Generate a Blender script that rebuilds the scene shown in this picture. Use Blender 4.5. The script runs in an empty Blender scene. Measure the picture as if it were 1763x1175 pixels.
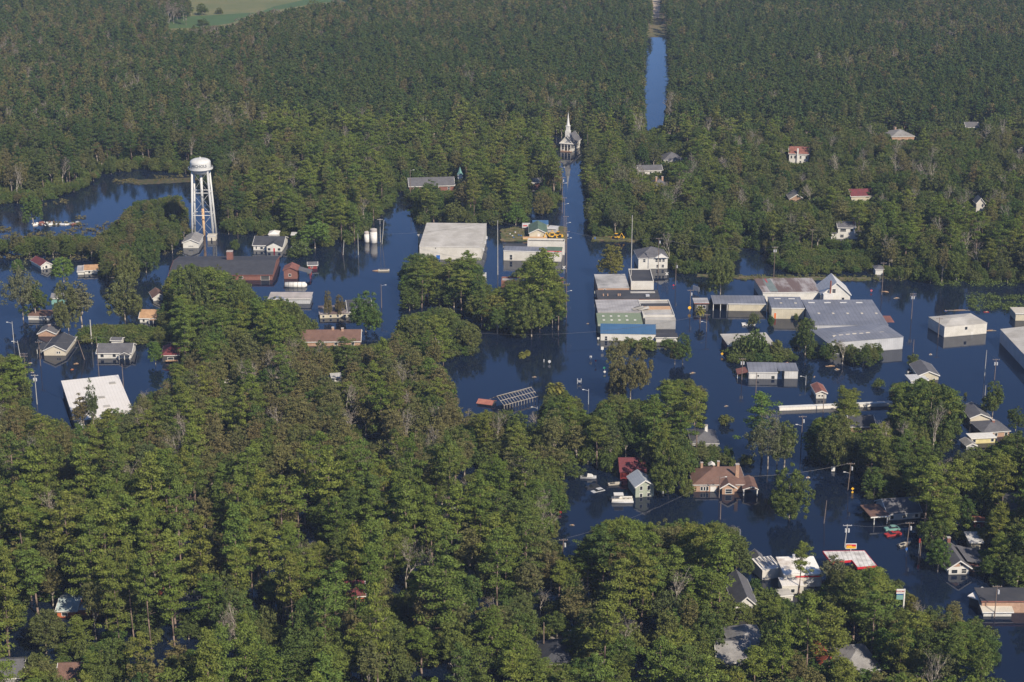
import bpy, bmesh, math, random
import numpy as np
from mathutils import Vector, Matrix

# ---------------------------------------------------------------- camera, sky, sun, exposure
PITCH = math.radians(18.0); FPX = 3130.0; CAMH = 215.0
W0, H0 = 1763.0, 1175.0
sc = bpy.context.scene
cd = bpy.data.cameras.new('camera'); cam = bpy.data.objects.new('camera', cd)
sc.collection.objects.link(cam); sc.camera = cam
cd.sensor_width = 36.0; cd.lens = FPX / W0 * 36.0; cd.clip_start = 1.0; cd.clip_end = 60000.0
cam.location = (0, 0, CAMH); cam.rotation_euler = (math.pi/2 - PITCH, 0, 0)
SUN_EL = math.radians(38); SUN_AZ = math.radians(146)      # azimuth clockwise from +Y
world = bpy.data.worlds.new('World'); sc.world = world; world.use_nodes = True
wn = world.node_tree
sky = wn.nodes.new('ShaderNodeTexSky'); sky.sky_type = 'NISHITA'; sky.sun_disc = False
sky.sun_elevation = SUN_EL; sky.sun_rotation = SUN_AZ
sky.air_density = 0.6; sky.dust_density = 0.35; sky.ozone_density = 8.0
wn.nodes['Background'].inputs['Strength'].default_value = 0.105
wn.links.new(sky.outputs[0], wn.nodes['Background'].inputs['Color'])
sl = bpy.data.lights.new('sun', 'SUN'); sl.energy = 4.9; sl.angle = math.radians(0.53); sl.color = (1.0, 0.88, 0.71)
sun = bpy.data.objects.new('sun', sl); sc.collection.objects.link(sun)
sd = Vector((math.sin(SUN_AZ)*math.cos(SUN_EL), math.cos(SUN_AZ)*math.cos(SUN_EL), math.sin(SUN_EL)))
sun.rotation_euler = sd.to_track_quat('Z', 'Y').to_euler(); sun.location = (0, 0, 400)
sc.view_settings.view_transform = 'Standard'; sc.view_settings.look = 'None'
sc.view_settings.exposure = 0.5; sc.view_settings.gamma = 1.0
sc.cycles.max_bounces = 5; sc.cycles.diffuse_bounces = 2; sc.cycles.glossy_bounces = 3
sc.cycles.volume_bounces = 0; sc.cycles.transparent_max_bounces = 8
sc.cycles.use_denoising = True

CT, ST = math.cos(PITCH), math.sin(PITCH)
def P(px, py, z=0.0):
    """point of the world at height z that the photograph shows at (px, py)"""
    u = (px - W0/2)/FPX; v = (py - H0/2)/FPX
    dy = -v*ST + CT; dz = -v*CT - ST
    t = (CAMH - z)/(-dz)
    return Vector((u*t, dy*t, z))
def proj(p):
    x, y, z = p[0], p[1], p[2]-CAMH
    zc = y*CT - z*ST; yc = y*ST + z*CT
    return (W0/2 + FPX*x/zc, H0/2 - FPX*yc/zc)
def K(py): return (FPX*ST + (py-H0/2)*CT)/CAMH            # pixels per metre at water level

# ---------------------------------------------------------------- helpers
col = sc.collection
def short(s):
    w = s.split()
    while len(w) > 16:
        k = next((i for i in range(len(w)-1,-1,-1) if w[i] in ('the','a','and','its','very')), len(w)-1); w.pop(k)
    return ' '.join(w)
def setp(o, label=None, cat=None, group=None, kind=None):
    if label: label = short(label)
    if label: o['label'] = label
    if cat: o['category'] = cat
    if group: o['group'] = group
    if kind: o['kind'] = kind
    return o
def empty(name, loc=(0,0,0), rz=0.0, label=None, cat=None, group=None):
    o = bpy.data.objects.new(name, None); o.empty_display_size = 0.5
    o.location = loc; o.rotation_euler = (0,0,rz); col.objects.link(o)
    return setp(o, label, cat, group)
class MB:
    def __init__(s): s.v = []; s.f = []
    def add(s, vs, fs):
        n = len(s.v); s.v += [tuple(a) for a in vs]; s.f += [tuple(i+n for i in f) for f in fs]; return s
    def box(s, x0, x1, y0, y1, z0, z1):
        return s.add([(x0,y0,z0),(x1,y0,z0),(x1,y1,z0),(x0,y1,z0),(x0,y0,z1),(x1,y0,z1),(x1,y1,z1),(x0,y1,z1)],
                     [(3,2,1,0),(4,5,6,7),(0,1,5,4),(1,2,6,5),(2,3,7,6),(3,0,4,7)])
    def prism(s, poly, a0, a1, axis):      # poly = section in the two other axes
        def pt(p, a):
            return (a,p[0],p[1]) if axis == 'x' else (p[0],a,p[1]) if axis == 'y' else (p[0],p[1],a)
        n = len(poly)
        vs = [pt(p,a0) for p in poly] + [pt(p,a1) for p in poly]
        fs = [tuple(range(n-1,-1,-1)), tuple(range(n,2*n))] + [(i,(i+1)%n,(i+1)%n+n,i+n) for i in range(n)]
        return s.add(vs, fs)
    def tube(s, p0, p1, r0, r1=None, n=6):
        r1 = r0 if r1 is None else r1
        p0 = Vector(p0); p1 = Vector(p1); d = (p1-p0)
        if d.length < 1e-6: return s
        d.normalize(); a = d.orthogonal().normalized(); b = d.cross(a)
        vs = []
        for p, r in ((p0,r0),(p1,r1)):
            for i in range(n):
                t = 2*math.pi*i/n; vs.append(p + a*(r*math.cos(t)) + b*(r*math.sin(t)))
        fs = [(i,(i+1)%n,(i+1)%n+n,i+n) for i in range(n)] + [tuple(range(n-1,-1,-1)), tuple(range(n,2*n))]
        return s.add(vs, fs)
    def lathe(s, prof, n=24, c=(0,0)):
        vs = []; fs = []
        for r, z in prof:
            for i in range(n):
                t = 2*math.pi*i/n; vs.append((c[0]+r*math.cos(t), c[1]+r*math.sin(t), z))
        for k in range(len(prof)-1):
            for i in range(n):
                j = (i+1)%n; fs.append((k*n+i, k*n+j, (k+1)*n+j, (k+1)*n+i))
        fs.append(tuple(range(n-1,-1,-1))); m = (len(prof)-1)*n; fs.append(tuple(range(m,m+n)))
        return s.add(vs, fs)
    def mesh(s, name, mat, smooth=False):
        me = bpy.data.meshes.new(name); me.from_pydata(s.v, [], s.f); me.update()
        bm = bmesh.new(); bm.from_mesh(me); bmesh.ops.recalc_face_normals(bm, faces=bm.faces); bm.to_mesh(me); bm.free()
        if mat: me.materials.append(mat)
        if smooth:
            for p in me.polygons: p.use_smooth = True
        return me
    def build(s, name, mat, parent=None, smooth=False, label=None):
        o = bpy.data.objects.new(name, s.mesh(name, mat, smooth)); col.objects.link(o)
        if parent: o.parent = parent
        if label: o['label'] = label
        return o

# ---------------------------------------------------------------- materials
MATS = {}
def mat(name, c, c2=None, scale=0.6, rough=0.8, detail=5, metal=0.0, spec=0.3, ribs=None, rib_amt=0.12, fine=0.12, stretch=(1,1,1), lo=0.35, hi=0.65):
    """procedural surface: base colour c, patches of c2 (stains, wear), fine grain, optional metal ribs"""
    if name in MATS: return MATS[name]
    m = bpy.data.materials.new(name); m.use_nodes = True; nt = m.node_tree; N = nt.nodes; L = nt.links
    b = N['Principled BSDF']; b.inputs['Roughness'].default_value = rough; b.inputs['Metallic'].default_value = metal
    b.inputs['Specular IOR Level'].default_value = spec
    tc = N.new('ShaderNodeTexCoord'); mp = N.new('ShaderNodeMapping'); L.new(tc.outputs['Object'], mp.inputs[0])
    mp.inputs['Scale'].default_value = stretch
    n1 = N.new('ShaderNodeTexNoise'); n1.inputs['Scale'].default_value = scale; n1.inputs['Detail'].default_value = detail
    n1.inputs['Roughness'].default_value = 0.65; L.new(mp.outputs[0], n1.inputs['Vector'])
    r = N.new('ShaderNodeMapRange'); r.inputs['From Min'].default_value = lo; r.inputs['From Max'].default_value = hi
    L.new(n1.outputs['Fac'], r.inputs['Value'])
    mx = N.new('ShaderNodeMix'); mx.data_type = 'RGBA'
    c2 = c2 or tuple(x*0.8 for x in c)
    mx.inputs['A'].default_value = (*c,1); mx.inputs['B'].default_value = (*c2,1); L.new(r.outputs[0], mx.inputs['Factor'])
    n2 = N.new('ShaderNodeTexNoise'); n2.inputs['Scale'].default_value = 4.0; n2.inputs['Detail'].default_value = 3; L.new(tc.outputs['Object'], n2.inputs['Vector'])
    r2 = N.new('ShaderNodeMapRange'); r2.inputs['To Min'].default_value = 1-fine; r2.inputs['To Max'].default_value = 1+fine
    r2.inputs['From Min'].default_value = 0.3; r2.inputs['From Max'].default_value = 0.7
    L.new(n2.outputs['Fac'], r2.inputs['Value'])
    out = r2.outputs[0]
    if ribs:
        ax, per = ribs
        sx = N.new('ShaderNodeSeparateXYZ'); L.new(tc.outputs['Object'], sx.inputs[0])
        mm = N.new('ShaderNodeMath'); mm.operation = 'MULTIPLY'; mm.inputs[1].default_value = 2*math.pi/per; L.new(sx.outputs[ax], mm.inputs[0])
        sn = N.new('ShaderNodeMath'); sn.operation = 'SINE'; L.new(mm.outputs[0], sn.inputs[0])
        pw = N.new('ShaderNodeMapRange'); pw.inputs['From Min'].default_value = 0.6; pw.inputs['From Max'].default_value = 1.0
        pw.inputs['To Min'].default_value = 1.0; pw.inputs['To Max'].default_value = 1.0-rib_amt
        L.new(sn.outputs[0], pw.inputs['Value'])
        m2 = N.new('ShaderNodeMath'); m2.operation = 'MULTIPLY'; L.new(out, m2.inputs[0]); L.new(pw.outputs[0], m2.inputs[1]); out = m2.outputs[0]
    if name not in ('canopy_roof_sheet',) and rough > 0.4:      # wet, muddy band the flood left just above the waterline
        sz = N.new('ShaderNodeSeparateXYZ'); L.new(tc.outputs['Object'], sz.inputs[0])
        az = N.new('ShaderNodeMath'); az.operation = 'MULTIPLY_ADD'; az.inputs[1].default_value = 0.35; L.new(n1.outputs['Fac'], az.inputs[0]); L.new(sz.outputs[2], az.inputs[2])
        wz = N.new('ShaderNodeMapRange'); wz.inputs['From Min'].default_value = 0.28; wz.inputs['From Max'].default_value = 0.5; wz.inputs['To Min'].default_value = 0.55; wz.inputs['To Max'].default_value = 1.0
        L.new(az.outputs[0], wz.inputs['Value']); m3 = N.new('ShaderNodeMath'); m3.operation = 'MULTIPLY'; L.new(out, m3.inputs[0]); L.new(wz.outputs[0], m3.inputs[1]); out = m3.outputs[0]
    vm = N.new('ShaderNodeVectorMath'); vm.operation = 'SCALE'; L.new(mx.outputs['Result'], vm.inputs[0]); L.new(out, vm.inputs['Scale'])
    L.new(vm.outputs[0], b.inputs['Base Color'])
    MATS[name] = m; return m
white   = mat('white_siding', (0.576,0.568,0.536), (0.464,0.456,0.424), 0.35)
trimw   = mat('white_trim', (0.624,0.616,0.592), (0.528,0.520,0.496), 1.0)
cream   = mat('cream_siding', (0.496,0.456,0.352), (0.400,0.368,0.288), 0.3, ribs=(0,0.9), rib_amt=0.06)
beige   = mat('beige_siding', (0.50,0.46,0.37), (0.44,0.40,0.33), 0.4)
stucco  = mat('pale_stucco', (0.544,0.528,0.488), (0.440,0.424,0.384), 0.3)
greyw   = mat('grey_metal_wall', (0.42,0.43,0.45), (0.34,0.35,0.37), 0.3, ribs=(0,0.8))
greyb   = mat('grey_block_wall', (0.30,0.30,0.30), (0.24,0.24,0.24), 0.5)
sage    = mat('sage_green_siding', (0.30,0.33,0.27), (0.25,0.28,0.23), 0.5)
brick   = mat('red_brick', (0.21,0.095,0.075), (0.16,0.075,0.06), 0.8, fine=0.2)
tbrick  = mat('tan_brick', (0.38,0.25,0.18), (0.30,0.19,0.13), 0.8, fine=0.2)
obrick  = mat('orange_brick', (0.50,0.15,0.06), (0.38,0.11,0.05), 0.8, fine=0.2)
redw    = mat('red_boards', (0.27,0.035,0.032), (0.18,0.03,0.025), 0.5)
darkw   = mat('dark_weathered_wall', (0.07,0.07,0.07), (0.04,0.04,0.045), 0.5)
glass   = mat('window_glass', (0.03,0.035,0.045), (0.02,0.025,0.03), 0.8, rough=0.15, spec=0.5)
shing   = mat('grey_shingles', (0.115,0.115,0.125), (0.085,0.085,0.095), 0.5, fine=0.25)
shingd  = mat('dark_shingles', (0.055,0.058,0.068), (0.04,0.042,0.05), 0.4, fine=0.25)
shingl  = mat('light_grey_shingles', (0.24,0.235,0.23), (0.17,0.165,0.165), 0.4, fine=0.2)
shingb  = mat('brown_shingles', (0.16,0.095,0.075), (0.12,0.07,0.055), 0.4, fine=0.2)
shingo  = mat('orange_brown_shingles', (0.40,0.25,0.14), (0.28,0.17,0.10), 0.6, fine=0.2)
maroon  = mat('maroon_roof', (0.15,0.035,0.04), (0.10,0.03,0.035), 0.5)
rust    = mat('rusted_roof', (0.24,0.10,0.075), (0.14,0.06,0.05), 0.6)
tinw    = mat('white_metal_roof', (0.528,0.528,0.520), (0.440,0.440,0.440), 0.25, rough=0.5, ribs=(0,1.0))
tinb    = mat('bright_white_roof', (0.688,0.664,0.632), (0.640,0.616,0.576), 0.2, rough=0.6, fine=0.05, ribs=(0,1.1), rib_amt=.10)
ting    = mat('grey_metal_roof', (0.19,0.20,0.235), (0.145,0.155,0.185), 0.12, rough=0.55, ribs=(0,1.5), rib_amt=.2, lo=.42, hi=.6)
tinst   = mat('stained_metal_roof', (0.42,0.41,0.41), (0.25,0.24,0.24), 0.12, rough=0.6, ribs=(0,1.2), stretch=(1,3,1))
tinbl   = mat('blue_metal_roof', (0.055,0.125,0.24), (0.045,0.11,0.21), 0.2, rough=0.45, ribs=(0,0.8))
tingr   = mat('green_metal_roof', (0.20,0.25,0.165), (0.165,0.205,0.14), 0.15, ribs=(0,0.8))
dgreen  = mat('green_shingle_roof', (0.10,0.15,0.11), (0.07,0.11,0.08), 0.4)
patchy  = mat('patched_rusty_roof', (0.33,0.31,0.31), (0.14,0.10,0.09), 0.10, rough=0.7, stretch=(2.2,0.5,1), lo=0.4, hi=0.55, ribs=(0,1.0))
membr   = mat('pale_roof_membrane', (0.464,0.448,0.416), (0.320,0.304,0.272), 0.15, ribs=(1,2.4), rib_amt=.10)
mstain  = mat('grey_stained_membrane', (0.400,0.392,0.384), (0.160,0.160,0.160), 0.13, detail=8, lo=0.42, hi=0.7)
bitum   = mat('black_flat_roof', (0.035,0.037,0.045), (0.06,0.06,0.065), 0.15)
tanroof = mat('tan_flat_roof', (0.52,0.48,0.40), (0.42,0.39,0.33), 0.2)
ply     = mat('bare_plywood', (0.50,0.32,0.19), (0.42,0.27,0.16), 0.5)
redp    = mat('red_paint', (0.50,0.02,0.03), (0.42,0.02,0.03), 0.5, rough=0.5)
bluep   = mat('blue_paint', (0.03,0.12,0.40), (0.025,0.10,0.33), 0.5, rough=0.5)
yellow  = mat('yellow_paint', (0.72,0.42,0.03), (0.60,0.34,0.03), 0.8, rough=0.5)
orange  = mat('orange_paint', (0.62,0.16,0.03), (0.50,0.13,0.03), 0.8)
greenp  = mat('green_paint', (0.03,0.25,0.13), (0.03,0.20,0.10), 0.8)
teal    = mat('teal_copper', (0.17,0.33,0.30), (0.13,0.26,0.24), 0.8)
darkp   = mat('dark_vehicle_paint', (0.02,0.022,0.03), (0.03,0.03,0.035), 1, rough=0.35, spec=0.5)
silver  = mat('silver_paint', (0.45,0.46,0.48), (0.38,0.39,0.41), 1, rough=0.4)
towerm  = mat('tower_white_paint', (0.56,0.56,0.54), (0.46,0.46,0.45), 0.25, rough=0.5)
riserm  = mat('rusty_riser_paint', (0.62,0.46,0.28), (0.42,0.24,0.12), 0.3, rough=0.7)
ink     = mat('grey_lettering', (0.12,0.13,0.15), (0.10,0.11,0.13), 1)
polem   = mat('weathered_pole_wood', (0.20,0.15,0.12), (0.13,0.10,0.085), 0.4, fine=0.2)
polel   = mat('pale_concrete_pole', (0.42,0.40,0.37), (0.32,0.31,0.29), 0.4)
galv    = mat('galvanised_steel', (0.45,0.46,0.48), (0.36,0.37,0.39), 0.5, rough=0.5)
wirem   = mat('grey_wire', (0.30,0.29,0.28), (0.22,0.22,0.22), 0.5)
bark    = mat('pine_bark', (0.21,0.155,0.125), (0.13,0.095,0.08), 0.8, fine=0.3)
barkl   = mat('pale_bark', (0.33,0.29,0.245), (0.20,0.17,0.14), 0.8, fine=0.3)
deadw   = mat('dead_grey_wood', (0.40,0.36,0.31), (0.27,0.24,0.20), 0.8, fine=0.3)
concrete= mat('concrete_slab', (0.42,0.38,0.36), (0.30,0.28,0.26), 0.3)

def foliage(name, cols, transl=0.18, var=0.45, brown=None, brown_amt=0.0):
    """leaf material: colour differs from tree to tree (object random) and leaf to leaf (island random)"""
    m = bpy.data.materials.new(name); m.use_nodes = True; nt = m.node_tree; N = nt.nodes; L = nt.links
    for n in list(N): N.remove(n)
    out = N.new('ShaderNodeOutputMaterial')
    oi = N.new('ShaderNodeObjectInfo'); rp = N.new('ShaderNodeValToRGB'); L.new(oi.outputs['Random'], rp.inputs[0])
    cr = rp.color_ramp
    while len(cr.elements) < len(cols): cr.elements.new(0.5)
    for i, c in enumerate(cols):
        cr.elements[i].position = i/(len(cols)-1); cr.elements[i].color = (*c, 1)
    g = N.new('ShaderNodeNewGeometry'); mr = N.new('ShaderNodeMapRange')
    mr.inputs['To Min'].default_value = 1-var; mr.inputs['To Max'].default_value = 1+var
    L.new(g.outputs['Random Per Island'], mr.inputs['Value'])
    vm = N.new('ShaderNodeVectorMath'); vm.operation = 'SCALE'; L.new(rp.outputs[0], vm.inputs[0]); L.new(mr.outputs[0], vm.inputs['Scale'])
    colr = vm.outputs[0]
    tc = N.new('ShaderNodeTexCoord'); n1 = N.new('ShaderNodeTexNoise'); n1.inputs['Scale'].default_value = 0.45; n1.inputs['Detail'].default_value = 3
    L.new(tc.outputs['Object'], n1.inputs['Vector'])
    if brown:
        r2 = N.new('ShaderNodeMapRange'); r2.inputs['From Min'].default_value = 0.62-brown_amt; r2.inputs['From Max'].default_value = 0.75-brown_amt
        L.new(n1.outputs['Fac'], r2.inputs['Value'])
        mx = N.new('ShaderNodeMix'); mx.data_type = 'RGBA'; L.new(r2.outputs[0], mx.inputs['Factor']); L.new(colr, mx.inputs['A'])
        mx.inputs['B'].default_value = (*brown,1); colr = mx.outputs['Result']
    d = N.new('ShaderNodeBsdfDiffuse'); t = N.new('ShaderNodeBsdfTranslucent'); ms = N.new('ShaderNodeMixShader'); ms.inputs[0].default_value = transl
    L.new(colr, d.inputs[0]); L.new(colr, t.inputs[0]); L.new(d.outputs[0], ms.inputs[1]); L.new(t.outputs[0], ms.inputs[2])
    L.new(ms.outputs[0], out.inputs[0]); MATS[name] = m
    return m
leaf_pine  = foliage('pine_needles', [(0.085,0.125,0.028),(0.125,0.165,0.034),(0.155,0.180,0.040),(0.100,0.150,0.036),(0.150,0.160,0.036),(0.075,0.115,0.034)], var=.3)
leaf_pined = foliage('deep_pine_needles', [(0.048,0.082,0.028),(0.068,0.100,0.030),(0.085,0.108,0.034),(0.058,0.098,0.036)], var=.3)
leaf_broad = foliage('broad_leaves', [(0.070,0.100,0.030),(0.110,0.135,0.036),(0.055,0.095,0.028),(0.125,0.140,0.044),(0.090,0.105,0.040),(0.080,0.130,0.032)], brown=(0.16,0.125,0.05), var=.32)
leaf_hard  = foliage('autumn_hardwood_leaves', [(0.135,0.125,0.048),(0.115,0.130,0.050),(0.145,0.120,0.055),(0.085,0.110,0.045),(0.15,0.145,0.055),(0.12,0.105,0.05)], brown=(0.17,0.125,0.075), brown_amt=0.0, var=.25)
leaf_grey  = foliage('sparse_grey_twigs', [(0.15,0.125,0.095),(0.12,0.11,0.08),(0.17,0.14,0.11)], transl=0.1, var=.3)
leaf_brite = foliage('bright_green_leaves', [(0.095,0.155,0.036),(0.115,0.175,0.040)], var=0.3)
leaf_yel   = foliage('yellow_green_leaves', [(0.165,0.155,0.040),(0.135,0.145,0.038)], var=0.3)
leaf_marsh = foliage('marsh_leaves', [(0.09,0.135,0.030),(0.10,0.13,0.04)])
leaf_olgrey = foliage('olive_grey_leaves', [(0.125,0.135,0.070),(0.14,0.14,0.08),(0.11,0.125,0.06)], var=.3)

# ---------------------------------------------------------------- water and ground
def water_mat():
    m = bpy.data.materials.new('flood_water'); m.use_nodes = True; nt = m.node_tree; N = nt.nodes; L = nt.links
    b = N['Principled BSDF']; b.inputs['Roughness'].default_value = 0.035; b.inputs['IOR'].default_value = 1.333
    b.inputs['Specular IOR Level'].default_value = 0.5
    tc = N.new('ShaderNodeTexCoord')
    n = N.new('ShaderNodeTexNoise'); n.inputs['Scale'].default_value = 0.02; n.inputs['Detail'].default_value = 3; L.new(tc.outputs['Object'], n.inputs['Vector'])
    mx = N.new('ShaderNodeMix'); mx.data_type = 'RGBA'; L.new(n.outputs['Fac'], mx.inputs['Factor'])
    mx.inputs['A'].default_value = (0.004,0.008,0.020,1); mx.inputs['B'].default_value = (0.006,0.012,0.030,1); L.new(mx.outputs['Result'], b.inputs['Base Color'])
    mp = N.new('ShaderNodeMapping'); mp.inputs['Scale'].default_value = (0.7,1.6,1); mp.inputs['Rotation'].default_value = (0,0,0.35); L.new(tc.outputs['Object'], mp.inputs[0])
    w = N.new('ShaderNodeTexNoise'); w.inputs['Scale'].default_value = 0.8; w.inputs['Detail'].default_value = 3; L.new(mp.outputs[0], w.inputs['Vector'])
    pa = N.new('ShaderNodeTexNoise'); pa.inputs['Scale'].default_value = 0.012; pa.inputs['Detail'].default_value = 4; L.new(tc.outputs['Object'], pa.inputs['Vector'])
    pr = N.new('ShaderNodeMapRange'); pr.inputs['From Min'].default_value = 0.4; pr.inputs['From Max'].default_value = 0.65
    pr.inputs['To Min'].default_value = 0.15; pr.inputs['To Max'].default_value = 1.0; L.new(pa.outputs['Fac'], pr.inputs['Value'])
    mu = N.new('ShaderNodeMath'); mu.operation = 'MULTIPLY'; L.new(w.outputs['Fac'], mu.inputs[0]); L.new(pr.outputs[0], mu.inputs[1])
    bp = N.new('ShaderNodeBump'); bp.inputs['Strength'].default_value = 1.0; bp.inputs['Distance'].default_value = 0.02
    L.new(mu.outputs[0], bp.inputs['Height']); L.new(bp.outputs[0], b.inputs['Normal'])
    return m
fw = MB(); fw.add([(-2500,60,0),(2500,60,0),(2500,2600,0),(-2500,2600,0)], [(0,1,2,3)])
setp(fw.build('flood_water', water_mat()), 'dark blue flood water filling the town streets', 'water', kind='structure')

earth = mat('muddy_ground', (0.16,0.12,0.07), (0.08,0.10,0.04), 0.05, fine=0.2)
def ground():
    xs = list(range(-1500,1501,50)); ys = list(range(0,2601,40))
    xs = [-20000,-6000,-2800]+xs+[2800,6000,20000]; ys = [-4000,-600]+ys+[3200,5000,9000,20000]
    def hz(x, y):
        t = min(1, max(0, (y-1395)/60.0)); t = t*t*(3-2*t)
        return -2.2 + 2.9*t
    g = MB(); nx = len(xs)
    g.v = [(x, y, hz(x,y)) for y in ys for x in xs]
    g.f = [(j*nx+i, j*nx+i+1, (j+1)*nx+i+1, (j+1)*nx+i) for j in range(len(ys)-1) for i in range(nx-1)]
    setp(g.build('ground', earth), 'muddy ground beneath and beyond the flood', 'ground', kind='structure')
ground()
def sheet(name, pts, z, m, label, cat, thick=0.0, kind='structure', rough=0.7):
    ps = [P(x, y, z) for x, y in pts]; b = MB()
    if rough > 0:
        q = []; rj = random.Random(len(label)*7+int(pts[0][0]))
        for i in range(len(ps)):
            p0, p1 = ps[i], ps[(i+1) % len(ps)]; n = max(1, min(26, int((p1-p0).length/(rough*2.2)))); nn = Vector((-(p1-p0).y, (p1-p0).x, 0)).normalized()
            for k in range(n): q.append(p0.lerp(p1, k/n) + nn*(rj.uniform(-1,1)*rough if k else 0))
        ps = q
    if thick: b.prism([(p.x,p.y) for p in ps], z-thick, z, 'z')
    else: b.add([(p.x,p.y,z) for p in ps], [tuple(range(len(ps)))])
    return setp(b.build(name, m), label, cat, kind=kind)
fgreen = mat('green_crop', (0.065,0.115,0.035), (0.055,0.095,0.03), 0.03, fine=0.15)
ftan = mat('tan_stubble', (0.165,0.155,0.062), (0.10,0.125,0.045), 0.02, fine=0.15)
sheet('field', [(255,52),(390,52),(470,30),(560,8),(700,8),(700,-40),(255,-40)], 0.9, ftan, 'tan stubble field at top left beyond the woods', 'field')
sheet('field', [(262,50),(345,48),(400,40),(440,22),(300,30)], 0.96, fgreen, 'green crop field at top left in front of the stubble', 'field')
sheet('field', [(440,24),(520,10),(560,4),(660,4),(660,-14),(560,-8),(470,12)], 0.96, fgreen, 'narrow green crop strip at the top beyond the woods', 'field')
road = mat('pale_dirt_road', (0.42,0.35,0.29), (0.33,0.28,0.23), 0.1)
sheet('road', [(1122,31),(1135,31),(1139,-60),(1124,-60)], 0.75, road, 'pale straight road leaving the flood at the top', 'road', rough=0)
bankm = mat('dry_grass_bank', (0.17,0.125,0.07), (0.06,0.08,0.028), 0.35, fine=0.35, detail=8, lo=.38, hi=.6)
sheet('railway_bank', [(1019,413),(1112,417),(1185,419),(1185,413),(1110,408),(1022,405)], 0.5, bankm, 'dry grass bank right of the main street', 'bank', 1.5)
sheet('railway_bank', [(862,414),(975,414),(975,391),(925,386),(862,395)], 0.5, bankm, 'dry grass bank left of the main street', 'bank', 1.5)
sheet('railway_bank', [(1200,476),(1300,481),(1500,483),(1500,478),(1300,476),(1200,472)], 0.3, bankm, 'low grass bank below the right hand woods', 'bank', 1.5)
sheet('grass_island', [(200,312),(240,318),(330,313),(335,306),(250,309)], 0.15, bankm, 'strip of marsh grass in the lake left of the water tower', 'bank', 1.5)
sheet('grass_island', [(905,1088),(968,1092),(978,1108),(930,1110)], 0.15, concrete, 'dry pale driveway patch among the bottom woods', 'pavement', 1.5)
# ---------------------------------------------------------------- buildings
FOOT = []      # footprints: trees keep out
def footprint(o, w, d, m=1.5):
    c, s = math.cos(o.rotation_euler.z), math.sin(o.rotation_euler.z)
    FOOT.append((o.location.x, o.location.y, c, s, w, d, m))
def hit_foot(x, y, extra=0.0):
    for ox, oy, c, s, w, d, m in FOOT:
        dx, dy = x-ox, y-oy; u = dx*c+dy*s; v = -dx*s+dy*c; m2 = m+extra
        if -m2 < u < w+m2 and -m2 < v < d+m2: return True
    return False
def win(root, face, w, d, x, z, ww, hh, frame=trimw, name='window', pane=glass, depth=0.0):
    """window on a wall: frame with a pane as its sub-part; x is the distance along the wall"""
    f = 0.06; e = 0.12
    def bx(b, a0, a1, z0, z1, p0, p1):
        if face == 'f': b.box(a0,a1,-p1+depth,-p0+depth,z0,z1)
        elif face == 'b': b.box(a0,a1,d+p0,d+p1,z0,z1)
        elif face == 'l': b.box(-p1,-p0,a0,a1,z0,z1)
        else: b.box(w+p0,w+p1,a0,a1,z0,z1)
    a, b_ = x-ww/2, x+ww/2
    m = MB()
    bx(m, a-e, a, z, z+hh, 0.003, f); bx(m, b_, b_+e, z, z+hh, 0.003, f); bx(m, a-e, b_+e, z+hh, z+hh+e, 0.003, f); bx(m, a-e, b_+e, z-e, z, 0.003, f)
    if hh > 1.2 and name == 'window': bx(m, a, b_, z+hh/2-0.04, z+hh/2+0.04, 0.02, f-0.005)
    fo = m.build(name, frame, root)
    p = MB(); bx(p, a, b_, z, z+hh, 0.003, 0.02); p.build('pane' if name == 'window' else 'door_panel', pane, fo)
    return fo
def gable_roof(root, w, d, h, rise, over, rm, axis, trim=None, t=0.15, name='roof'):
    b = MB(); span = d if axis == 'x' else w; ln = w if axis == 'x' else d
    sl = rise/(span/2); z = h+0.02
    def sec(o, dz0, dz1):
        return [(-o, z-sl*o+dz1), (span/2, z+rise+dz1), (span+o, z-sl*o+dz1), (span+o, z-sl*o+dz0), (span/2, z+rise+dz0), (-o, z-sl*o+dz0)]
    b.prism(sec(over, 0, t), -over, ln+over, axis)
    r = b.build(name, rm, root)
    if trim:
        q = MB(); q.prism(sec(over+0.03, -0.22, t*0.8), -over-0.16, -over-0.003, axis); q.prism(sec(over+0.03, -0.22, t*0.8), ln+over+0.003, ln+over+0.16, axis)
        ze = z-sl*over
        for y0 in (-over-0.10, span+over+0.033):
            if axis == 'x': q.box(-over+0.003, ln+over-0.003, y0, y0+0.06, ze-0.2, ze+t*0.7)
            else: q.box(y0, y0+0.06, -over+0.003, ln+over-0.003, ze-0.2, ze+t*0.7)
        q.build('bargeboard', trim, r)
    return r
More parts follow.
